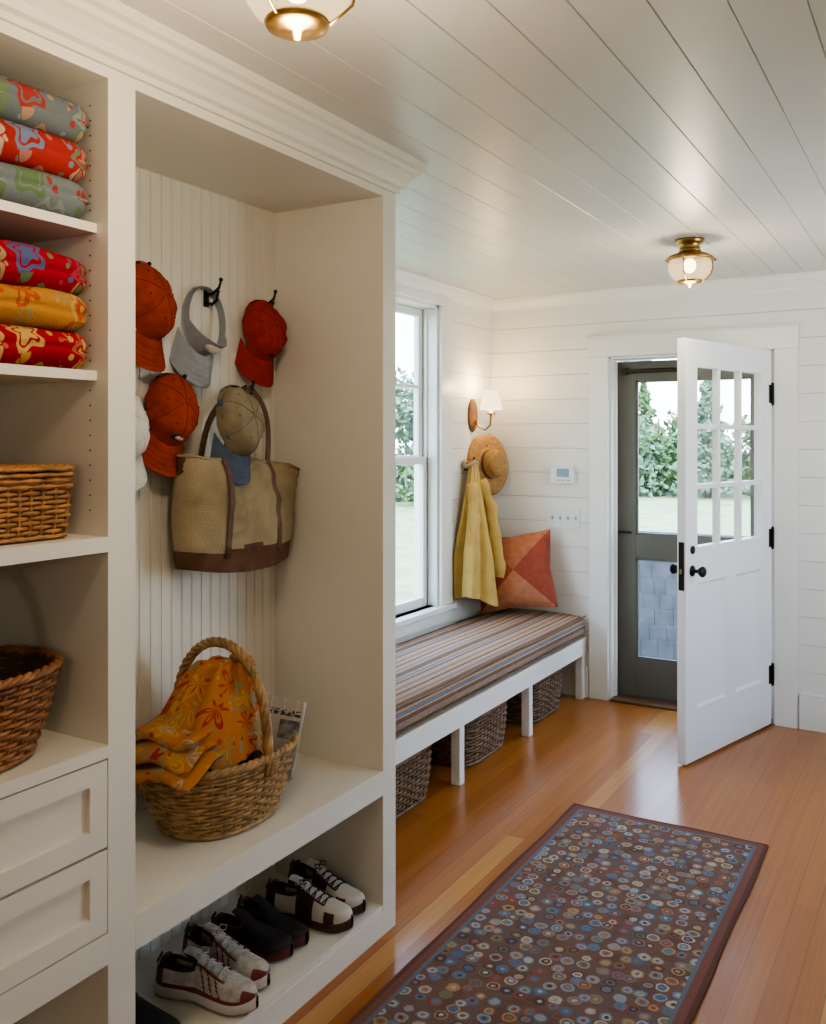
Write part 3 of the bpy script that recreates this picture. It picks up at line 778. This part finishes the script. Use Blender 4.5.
for z,m,s,hh,m2 in ((2.012,t1b,1,.079,t1),(2.091,t2,2,.082,t1),(2.173,t1,3,.082,t2),(1.699,t5,4,.077,t4),(1.776,t4,5,.077,None),(1.853,t3,6,.082,None)):
    towel(CX-.020+.004*math.sin(s*3),YS0+.001-.004*abs(math.cos(s*5)),z,.185,.205,hh,m,seed=s,m2=m2)

# ---------------------------------------------------------------- shoes
def shoe(name,x,y,z,rot,mU,mS,mA,mI,mLace=None,Ls=.285,hs=1.0,laces=True,flip=1,style=0):
    mb=MB()
    def interp(pts,s):
        for i in range(len(pts)-1):
            if pts[i][0]<=s<=pts[i+1][0]:
                f=(s-pts[i][0])/(pts[i+1][0]-pts[i][0]); return pts[i][1]+(pts[i+1][1]-pts[i][1])*f
        return pts[-1][1]
    def w(s): return interp([(0,.016),(.015,.023),(.04,.029),(.10,.033),(.3,.031),(.45,.034),(.55,.040),(.65,.045),(.75,.047),(.82,.045),(.88,.040),(.93,.032),(.97,.022),(.99,.013),(1,.006)],s)
    def hgt(s): return interp([(0,.052),(.02,.066),(.07,.072),(.12,.073),(.2,.068),(.3,.066),(.36,.072),(.42,.080),(.48,.075),(.55,.066),(.62,.056),(.7,.048),(.8,.041),(.88,.036),(.94,.030),(.98,.020),(1,.012)],s)*hs
    def cyy(s): return flip*.010*math.sin(s*PI*.9-.3)
    toe=lambda s: .012*max(0,(s-.75)/.25)**2
    runner=(style==0)
    def sole(u,v):
        s=u; ang=v*2*PI; k=1.08
        hb=.016+(.006*(1-s) if runner else 0)
        arch=.006*math.exp(-((s-.42)/.10)**2)*(1 if math.sin(ang)<0 else 0)
        return Vector((Ls*(s-.5)*1.03-.002, cyy(s)+w(s)*k*math.copysign(abs(math.cos(ang))**.5,math.cos(ang)), hb+toe(s)+arch+hb*math.copysign(abs(math.sin(ang))**.5,math.sin(ang))))
    mb.grid(sole,40,18,mS,cv=True,mf=(lambda u,v: mA if (.60<v<.90 and runner) else mS))
    if not runner:
        for sg in (-1,1):
            mb.tube([(Ls*(i/24-.5)*1.01,cyy(i/24)+sg*w(i/24)*1.075,.026+toe(i/24)) for i in range(1,24)],.0018,mA,5)
    def up(u,v):
        a=v*PI; s=u
        return Vector((Ls*(s-.5), cyy(s)+w(s)*math.copysign(abs(math.cos(a))**.75,math.cos(a)), .028+toe(s)+hgt(s)*math.sin(a)**.8))
    def mf(u,v):
        e=min(v,1-v)
        if style==0:
            if u>.90 and e<.30: return mA
            if u<.10 and e<.28: return mA
            for c in (.50,.58,.66):
                if abs(u-(c-.30*(e-.2)))<.010 and .06<e<.36: return mA
            if e<.05: return mA
            return mU
        if style==1:
            if u>.86: return mU
            if .38<u<.60 and e<.36: return mA
            if .74<u<.86 and e<.22: return mA
            if u<.14: return mA
            return mU
        return mU
    mb.grid(up,70,36,mU,mf=mf,skip=lambda u,v: .07<u<.40 and abs(v-.5)<.26)
    col=[up(.07+.33*i/12,.25)+Vector((0,0,.002)) for i in range(13)]+[up(.40,.25+.5*i/6) for i in range(1,6)]+[up(.40-.33*i/12,.75)+Vector((0,0,.002)) for i in range(13)]+[up(.07,.75-.5*i/6) for i in range(1,6)]
    mb.tube(col,.0052,mI,6,closed=True)
    mb.grid(lambda u,v: Vector((Ls*(u*.36-.45),cyy(u*.36)+(v-.5)*.05,.036)),6,4,mI)
    mb.grid(lambda u,v: up(.36+.12*u,.36+.28*v)+Vector((-.025*(1-u),0,.024*(1-u)+.003)),6,6,mU)
    mb.tube([up(.0,.5)+Vector((0,0,-.02)),up(.0,.5)+Vector((-.006,0,.0)),up(.03,.5)+Vector((0,0,.010))],.006,mA,6,flat=(.4,1))
    if laces:
        for vv in (.335,.665):
            mb.tube([up(.42+.30*i/8,vv)+Vector((0,0,.0015)) for i in range(9)],.0042,mA,6,flat=(.4,1),up=(0,0,1))
        for k in range(5):
            s=.43+.066*k
            mb.tube([up(s,.35)+Vector((0,0,.003)),up(s+.012,.43)+Vector((0,0,.004)),up(s+.018,.5)+Vector((0,0,.005)),up(s+.024,.57)+Vector((0,0,.004)),up(s+.028,.65)+Vector((0,0,.003))],.0019,mLace,5)
            mb.tube([up(s,.65)+Vector((0,0,.004)),up(s+.018,.5)+Vector((0,0,.006)),up(s+.028,.35)+Vector((0,0,.004))],.0019,mLace,5)
        for sg in (-1,1):
            c=up(.42,.5)+Vector((0,0,.01))
            mb.tube([c,c+Vector((-.004,sg*.016,.008)),c+Vector((.006,sg*.028,.002)),c+Vector((.012,sg*.016,-.003)),c],.0018,mLace,5)
    mb.done(name,mat=Matrix.Translation((x,y,z))@Matrix.Rotation(rot,4,'Z'))
Sg=paint('shoe_mesh_grey',(.44,.41,.37),.8,.25,50,.3,300); Sr=paint('shoe_maroon_accent',(.16,.028,.028),.5,.1); Sw=paint('shoe_white_rubber',(.55,.52,.48),.6,.08)
Sb=paint('shoe_black_suede',(.02,.017,.018),.7,.2,40); Sm=paint('shoe_maroon',(.09,.012,.018),.6,.2); Swh=paint('shoe_white_leather',(.56,.53,.48),.4,.06); Sbr=paint('shoe_brown_leather',(.06,.024,.016),.4,.2)
Sdk=paint('shoe_inner_dark',(.03,.03,.032),.9,.1); Sla=paint('shoe_lace_offwhite',(.46,.44,.40),.9,.05)
SZ=.095
shoe('running_shoe',-1.660,1.775,SZ,.18,Sg,Sw,Sr,Sdk,Sla)
shoe('running_shoe',-1.700,1.895,SZ,.05,Sg,Sw,Sr,Sdk,Sla,flip=-1)
shoe('slip_on_shoe',-1.72,2.020,SZ,.1,Sb,Sm,Sb,Sm,None,Ls=.26,hs=.66,laces=False,style=2)
shoe('slip_on_shoe',-1.72,2.115,SZ,-.02,Sb,Sm,Sb,Sm,None,Ls=.26,hs=.66,laces=False,flip=-1,style=2)
shoe('golf_shoe',-1.67,2.225,SZ,.12,Swh,Sbr,Sbr,Sdk,Sdk,style=1)
shoe('golf_shoe',-1.69,2.345,SZ,.0,Swh,Sbr,Sbr,Sdk,Sdk,flip=-1,style=1)
shoe('loafer',-1.72,1.50,SZ,.1,Sb,Sb,Sb,Sdk,None,hs=.7,laces=False,style=2)
shoe('loafer',-1.73,1.605,SZ,.0,Sb,Sb,Sb,Sdk,None,hs=.7,laces=False,flip=-1,style=2)

# ---------------------------------------------------------------- window bench
mb=MB(); bx0,bx1=XL+.02,-1.888; by0,by1=CE+.002,YF-.02
mb.box(bx0,bx1,by0,by1,.335,.365,M_trim)
mb.box(bx1-.022,bx1-.004,by0,by1,.262,.335,M_trim)
for yy in (2.56,2.885,3.666,4.450,by1-.03):
    mb.box(bx1-.052,bx1-.006,yy-.023,yy+.023,0,.262,M_trim)
    mb.box(bx0,bx0+.04,yy-.02,yy+.02,0,.335,M_trim)
    mb.box(bx0,bx1-.022,yy-.012,yy+.012,.27,.335,M_trim)
mb.done('window_bench',bevel=.003)
mb=MB(); cx0,cx1=XL+.022,-1.890; cy0,cy1=CE+.006,YF-.03; cz0,cz1=.367,.495
def cush(u,v):
    a=u*2*PI; n=6; c,s=math.cos(a),math.sin(a); hx=(cx1-cx0)/2; hz=(cz1-cz0)/2
    r=1/((abs(c)/hx)**n+(abs(s)/hz)**n)**(1/n)
    y=cy0+(cy1-cy0)*v
    e=min(v,1-v)*(cy1-cy0); k=1-.012*max(0,1-e/.03)
    puff=.006*math.sin(y*5)*max(0,s)
    return Vector(((cx0+cx1)/2+r*c*k,y,(cz0+cz1)/2+r*s*k+puff))
V=mb.grid(cush,64,60,M_stripe,cu=True)
for v in (0,1): mb.face([mb.bm.verts.new(cush(i/64,v)) for i in range(64)],M_stripe)
M_pipe=paint('cushion_piping',(.20,.13,.09),.8,.1)
for zz in (cz0+.010,cz1-.008):
    mb.tube([(cx1-.002,cy0+.01+(cy1-cy0-.02)*i/40,zz+.006*math.sin((cy0+(cy1-cy0)*i/40)*5)*(zz>.45)) for i in range(41)],.005,M_pipe,6)
mb.done('bench_cushion')

# throw pillow
def pillow_mat():
    m,nt,b=nm('patchwork_kilim_pillow')
    tc=N(nt,'ShaderNodeTexCoord'); sx=N(nt,'ShaderNodeSeparateXYZ'); L(nt,tc.outputs['Object'],sx.inputs[0])
    s=math_(nt,'ADD',sx.outputs[0],sx.outputs[1]); d=math_(nt,'SUBTRACT',sx.outputs[0],sx.outputs[1])
    f=math_(nt,'GREATER_THAN',s,val=.0); g=math_(nt,'GREATER_THAN',d,val=.0)
    x=mixc(nt,f,(.33,.075,.035),(.42,.15,.07)); y=mixc(nt,f,(.46,.19,.10),(.31,.065,.035))
    z=mixc(nt,g,x,y)
    wv=N(nt,'ShaderNodeTexNoise'); wv.inputs['Scale'].default_value=25; L(nt,tc.outputs['Object'],wv.inputs['Vector'])
    rg=ramp(nt,[(.3,(.85,.8,.8)),(.7,(1.1,1.1,1.1))]); L(nt,wv.outputs['Fac'],rg.inputs['Fac'])
    L(nt,mixc(nt,1.0,z,rg.outputs['Color'],'MULTIPLY'),b.inputs['Base Color']); b.inputs['Roughness'].default_value=.85
    return m
M_pil=pillow_mat()
mb=MB(); pw=.235
def pil(sg):
    def f(u,v):
        a=(u-.5)*2; b=(v-.5)*2
        k=(1-abs(a)**2.6)*(1-abs(b)**2.6); pinch=1-.10*(1-(abs(a*b)))*max(abs(a),abs(b))**3
        return Vector((a*pw*pinch,b*pw*pinch,sg*.075*max(0,k)**.55))
    return f
mb.grid(pil(1),24,24,M_pil); mb.grid(pil(-1),24,24,M_pil)
mb.done('throw_pillow',mat=Matrix.Translation((-2.278,5.115,.752))@Matrix.Rotation(math.radians(12),4,'Z')@Matrix.Rotation(math.radians(75),4,'X')@Matrix.Rotation(math.radians(8),4,'Z'))

# yellow jacket on hook, straw hat
M_jac=paint('jacket_yellow_canvas',(.58,.40,.13),.8,.12,12,.3,180,spec=.2)
M_jin=paint('jacket_lining',(.34,.27,.16),.9,.1)
hook(4.930,1.40,XL+.001); hook(5.105,1.47,XL+.001)
mb=MB(); jy,jz=4.915,1.405
def jac(u,v):
    a=u*2*PI; t=v
    wy=.030+.100*min(1,t*1.5)**.9+.03*t; wx=.022+.050*min(1,t*1.5)+.045*t*t
    fold=1+.20*math.sin(a*5+t*2.0)*min(1,t*2)+.10*math.sin(a*9+t*5)
    X=wx*math.cos(a)*fold; Y=wy*math.sin(a)*fold
    return Vector((max(XL+.006,XL+.065+.03*t+X),jy+Y-.01*t,jz+.01-(.80+.03*math.sin(a*2+1))*t-.02*math.cos(a)*t))
mb.grid(jac,80,34,M_jac,cu=True)
def sleeve(sl,r0,n):
    pts=[];rr=[]
    for i in range(len(sl)-1):
        for k in range(6):
            t=k/6; pts.append(sl[i].lerp(sl[i+1],t)+Vector((.004*math.sin((i*6+k)*1.3),.004*math.cos((i*6+k)*1.7),0))); rr.append(r0+.005*math.sin((i*6+k)*1.1)+.003*i)
    mb.tube(pts,rr,M_jac,14)
sleeve([Vector((XL+.09,jy+.05,jz-.10)),Vector((XL+.135,jy+.085,jz-.24)),Vector((XL+.155,jy+.10,jz-.42)),Vector((XL+.175,jy+.115,jz-.60)),Vector((XL+.185,jy+.12,jz-.70))],.034,0)
sleeve([Vector((XL+.08,jy-.05,jz-.12)),Vector((XL+.115,jy-.09,jz-.30)),Vector((XL+.115,jy-.105,jz-.50)),Vector((XL+.12,jy-.11,jz-.62))],.030,1)
mb.tube([(XL+.045+.035*math.cos(t),jy+.05*math.sin(t),jz+.0+.012*math.cos(t*2)) for t in [i/20*2*PI for i in range(20)]],.014,M_jin,8,closed=True)
mb.done('yellow_jacket')
M_straw=paint('straw',(.40,.22,.075),.7,.25,60,.5,200)
M_band=paint('hat_band',(.10,.05,.03),.7,.1)
mb=MB(); T=Matrix.Translation((XL+.080,5.110,1.400))@Matrix.Rotation(math.radians(-20),4,'Z')@Matrix.Rotation(math.radians(84),4,'Y')
mb.lathe([(.186,-.026),(.192,-.014),(.172,.000),(.13,.0),(.10,.0),(.092,.006),(.090,.03),(.088,.032),(.084,.065),(.075,.09),(.055,.100),(.02,.094),(0,.092)],M_straw,T,40,sx=1.0,sy=.90,mf=lambda k: M_band if k==5 else M_straw)
mb.done('straw_hat',solid=.002)

# ---------------------------------------------------------------- wall sconce
mb=MB(); sy_,sz_=5.025,1.70
M_wd=paint('sconce_wood_plate',(.20,.09,.03),.4,.25,30)
T=Matrix.Translation((XL,sy_,sz_))@Matrix.Rotation(PI/2,4,'Y')
mb.lathe([(0,.0),(.068,0),(.068,.008),(.060,.016),(.045,.020),(.02,.03),(0,.034)],M_wd,T,28,sx=1.5,sy=.85)
mb.tube([(XL+.02,sy_,sz_-.01),(XL+.05,sy_,sz_-.07),(XL+.09,sy_,sz_-.09),(XL+.125,sy_,sz_-.06),(XL+.13,sy_,sz_+.01)],.006,M_brass,8)
mb.lathe([(0,0),(.025,0),(.03,.006),(.012,.014),(.011,.05),(0,.05)],M_brass,Matrix.Translation((XL+.13,sy_,sz_+.005)),16)
mb.lathe([(.068,.0),(.040,.115),(.038,.115),(.066,0)],M_shade,Matrix.Translation((XL+.13,sy_,sz_+.035)),28)
mb.sphere((XL+.13,sy_,sz_+.075),.018,M_bulb,10,(1,1,1.3))
mb.done('wall_sconce')

# ---------------------------------------------------------------- ceiling lamps
def ceil_lamp(x,y,e=9):
    mb=MB(); T=Matrix.Translation((x,y,0))
    mb.lathe([(0,H),(.062,H),(.064,H-.008),(.05,H-.02),(.044,H-.024),(.044,H-.045),(.050,H-.050),(.044,H-.055)],M_brass,T,32)
    mb.lathe([(.044,H-.055),(.058,H-.060),(.085,H-.070),(.104,H-.082),(.107,H-.088),(.100,H-.093),(.084,H-.092)],M_brass,T,32)
    mb.lathe([(.078,H-.075),(.090,H-.098),(.094,H-.120),(.088,H-.145),(.070,H-.170),(.050,H-.185)],M_lamp,T,32)
    mb.lathe([(.052,H-.178),(.056,H-.184),(.052,H-.192),(.030,H-.196),(.012,H-.200),(.008,H-.212),(0,H-.214)],M_brass,T,28)
    for k in range(3):
        a=k*2*PI/3+.5
        mb.tube([(x+.10*math.cos(a),y+.10*math.sin(a),H-.09),(x+.103*math.cos(a),y+.103*math.sin(a),H-.12),(x+.094*math.cos(a),y+.094*math.sin(a),H-.155),(x+.055*math.cos(a),y+.055*math.sin(a),H-.187)],.0028,M_brass,6)
        mb.sphere((x+.112*math.cos(a),y+.112*math.sin(a),H-.088),.007,M_brass,8)
    mb.sphere((x,y,H-.115),.028,M_bulb,12,(1,1,1.2))
    mb.done('ceiling_lamp')
    l=bpy.data.lights.new('ceiling_lamp_light','POINT'); l.energy=e; l.color=(1,.82,.60); l.shadow_soft_size=.07
    o=bpy.data.objects.new('ceiling_lamp_light',l); o.location=(x,y,H-.29); scene.collection.objects.link(o)
ceil_lamp(-1.0,4.136,9); ceil_lamp(-.955,1.240,15)
l=bpy.data.lights.new('wall_sconce_light','POINT'); l.energy=6.0; l.color=(1,.66,.34); l.shadow_soft_size=.03
o=bpy.data.objects.new('wall_sconce_light',l); o.location=(XL+.13,sy_,sz_+.17); scene.collection.objects.link(o)
# unseen floor-lamp shape added behind the viewpoint as warm fill light
M_fill_shade=emit('added_fill_lamp_shade',(1,.82,.58),2.0)
fx,fy=.1,-1.2
mb=MB(); T=Matrix.Translation((fx,fy,0))
mb.lathe([(0,0),(.15,0),(.15,.015),(.03,.03),(.012,.05),(.012,1.35),(0,1.35)],M_brass,T,28)
mb.lathe([(.21,1.30),(.15,1.58),(.147,1.58),(.207,1.30)],M_fill_shade,T,32)
mb.sphere((fx,fy,1.40),.035,M_bulb,12)
mb.done('added_fill_lamp')
l=bpy.data.lights.new('added_fill_lamp_light','POINT'); l.energy=14; l.color=(1,.88,.72); l.shadow_soft_size=.08
o=bpy.data.objects.new('added_fill_lamp_light',l); o.location=(fx,fy,1.68); scene.collection.objects.link(o)

# thermostat, switch plate
M_pl=paint('white_plastic',(.72,.74,.76),.35,.02); M_lcd=paint('lcd_blue',(.16,.26,.36),.2,.1)
mb=MB(); mb.box(-2.115,-1.965,YF-.030,YF,1.285,1.390,M_pl); mb.box(-2.075,-1.995,YF-.032,YF-.029,1.325,1.375,M_lcd)
for k in range(3): mb.box(-2.07+k*.03,-2.05+k*.03,YF-.033,YF-.03,1.300,1.310,M_gap)
mb.done('thermostat',bevel=.004)
mb=MB(); mb.box(-2.135,-1.935,YF-.010,YF,1.015,1.13,M_pl)
for k in range(4):
    xx=-2.110+k*.05; mb.box(xx-.005,xx+.005,YF-.020,YF-.009,1.064,1.085,M_gap)
    mb.cyl((xx,YF-.011,1.10),(xx,YF-.009,1.10),.003,M_gap,8); mb.cyl((xx,YF-.011,1.045),(xx,YF-.009,1.045),.003,M_gap,8)
mb.done('light_switch_plate',bevel=.003)

# ---------------------------------------------------------------- rug
rx0,rx1,ry0,ry1=-1.372,-.598,1.25,3.69
hx,hy_=(rx1-rx0)/2,(ry1-ry0)/2
M_rug=rug_mat(hx,hy_)
mb=MB()
def rf(u,v):
    x=(u-.5)*2*hx; y=(v-.5)*2*hy_
    return Vector(((rx0+rx1)/2+x+.003*math.sin(y*9),(ry0+ry1)/2+y+.003*math.sin(x*14),.010+.0012*noise.noise(Vector((x*6,y*6,0)))))
mb.grid(rf,40,120,M_rug)
mb.box(rx0+.004,rx1-.004,ry0+.004,ry1-.004,.001,.0095,M_rug)
mb.tube([rf(i/60,1)-Vector((0,0,.004)) for i in range(61)],.0055,M_rug,6); mb.tube([rf(i/60,0)-Vector((0,0,.004)) for i in range(61)],.0055,M_rug,6)
mb.tube([rf(0,i/120)-Vector((0,0,.004)) for i in range(121)],.0055,M_rug,6); mb.tube([rf(1,i/120)-Vector((0,0,.004)) for i in range(121)],.0055,M_rug,6)
mb.done('runner_rug')

# ---------------------------------------------------------------- outside
M_grass=paint('lawn_grass',(.22,.28,.14),.9,.25,2)
M_leaf=paint('foliage_green',(.075,.14,.05),.8,.4,1.5)
M_leaf2=paint('foliage_blue_green',(.10,.17,.11),.8,.3,1.5)
M_bark=paint('bark',(.12,.08,.05),.9,.3,5)
M_shin=paint('shingle_grey',(.155,.155,.17),.8,.2,8)
M_stone=paint('porch_stone',(.24,.23,.21),.85,.25,4)
mb=MB(); mb.grid(lambda u,v: Vector((-90+150*u,YF+.2+95*v,-.45+.25*noise.noise(Vector((u*8,v*8,0)))*min(1,v*6))),60,60,M_grass)
mb.grid(lambda u,v: Vector((XL-.2-87*u,-30+YF+.2+29.99*v+0,-.45)),4,4,M_grass)
mb.done('lawn_ground',origin=False)
mb=MB(); mb.box(-3.3,.9,YF+.16,7.1,-.44,-.06,M_stone); mb.done('porch_slab_ground',origin=False,bevel=.01)
yW=6.75
def halfwall(xa,xb):
    mb=MB()
    mb.box(xa,xb,yW+.03,yW+.16,-.06,.80,M_shin); mb.box(xa,xb,yW-.03,yW+.20,.80,.84,M_shin)
    z=-.06; r=0
    while z<.78:
        x=xa-(r%2)*.05
        while x<xb-.02:
            w_=random.uniform(.08,.15); xe=min(x+w_,xb)
            T=Matrix.Translation((0,yW+.03,z))@Matrix.Rotation(.13,4,'X')
            mb.box(max(x,xa)+.0015,xe-.0015,-.030,-.006,0-random.uniform(0,.005),.13,M_shin,T); x+=w_
        z+=.115; r+=1
    mb.done('porch_half_wall')
halfwall(-2.09,.29); halfwall(-3.2,-2.41)
for px in (-2.25,.45):
    mb=MB(); mb.box(px-.15,px+.15,yW-.06,yW+.24,-.06,2.3,M_stone)
    mb.done('porch_post',bevel=.01)
mb=MB(); mb.box(-3.2,.8,yW-.02,yW+.20,2.305,2.55,M_stone)
n=10
for px,sg in ((-2.09,1),(.29,-1)):
    for k in range(n):
        t0,t1=k/n*PI/2,(k+1)/n*PI/2; Rr=.45
        xa_=px+sg*Rr*(1-math.cos(t0)); xb_=px+sg*Rr*(1-math.cos(t1)); zz=2.3-Rr*(1-math.sin((t0+t1)/2))
        a,b=sorted((xa_,xb_)); mb.box(a,b,yW+.0,yW+.18,zz,2.31,M_stone)
mb.done('porch_beam')

def tree(name,x,y,h,w,cnt,conifer=False,m=M_leaf):
    mb=MB(); z0=-.6
    mb.tube([(x,y,z0),(x+.05*h*random.uniform(-1,1),y,z0+h*.5),(x,y,z0+h*.85)],[h*.03,h*.02,h*.008],M_bark,8)
    cl_=[]
    if not conifer:
        for k in range(11): cl_.append((Vector((x+random.uniform(-.6,.6)*w,y+random.uniform(-.6,.6)*w,z0+h*random.uniform(.12,.80))),w*random.uniform(.4,.65)))
    for i in range(cnt):
        if conifer:
            t=random.random()**1.3; a=random.random()*2*PI; r=w*(1-t)*random.random()**.4*(.75+.25*math.sin(t*40))
            p=Vector((x+r*math.cos(a),y+r*math.sin(a),z0+.1*h+t*h*.9))
        else:
            c,r=random.choice(cl_); d=Vector((random.gauss(0,1),random.gauss(0,1),random.gauss(0,.8))).normalized()*r*random.random()**.3; p=c+d
        s=random.uniform(.05,.11)*w*.9
        d1=Vector((random.uniform(-1,1),random.uniform(-1,1),random.uniform(-1,1))).normalized(); d2=d1.orthogonal().normalized()
        q=[p+d1*s,p+d2*s*.5,p-d1*s,p-d2*s*.5]
        mb.face([mb.bm.verts.new(v) for v in q],m)
    mb.done(name)
for i in range(22):
    t=i/21; x=-15+18*t+random.uniform(-.5,.5); y=33+2.5*math.sin(i*1.7)
    tree('garden_tree',x,y,random.uniform(2.8,3.6) if i%5 else 4.6,random.uniform(1.4,1.9),2200,conifer=(i%5==0),m=M_leaf if i%2 else M_leaf2)
for i in range(11):
    tree('garden_tree',-13-1.9*i,24+1.2*math.sin(i*2.1)+.3*i,random.uniform(4.5,7.0),1.8,2000,conifer=(i%2==0),m=M_leaf2 if i%2 else M_leaf)

# ---------------------------------------------------------------- light
w=bpy.data.worlds.new('sky_world'); scene.world=w; w.use_nodes=True; nt=w.node_tree
bg=nt.nodes['Background']; tc=N(nt,'ShaderNodeTexCoord'); sx=N(nt,'ShaderNodeSeparateXYZ'); L(nt,tc.outputs['Generated'],sx.inputs[0])
r=ramp(nt,[(.0,(.82,.91,1.0)),(.35,(.54,.73,1.0)),(1,(.36,.59,1.0))]); L(nt,sx.outputs[2],r.inputs['Fac'])
L(nt,r.outputs['Color'],bg.inputs[0]); bg.inputs[1].default_value=9.5
s=bpy.data.lights.new('sun','SUN'); s.energy=12.0; s.color=(1,.95,.86); s.angle=.02
o=bpy.data.objects.new('sun',s); o.rotation_euler=(math.radians(38),0,0); scene.collection.objects.link(o)

# ---------------------------------------------------------------- camera
cam=bpy.data.cameras.new('camera'); co=bpy.data.objects.new('camera',cam); scene.collection.objects.link(co)
cam.sensor_fit='AUTO'; cam.sensor_width=36; cam.lens=916/1024*36; cam.shift_y=-72/1024; cam.clip_start=.02; cam.clip_end=300
co.location=(0,0,1.55); co.rotation_euler=(PI/2,0,math.radians(30.4)); scene.camera=co
scene.view_settings.view_transform='AgX'; scene.view_settings.look='AgX - Medium High Contrast'; scene.view_settings.exposure=.05
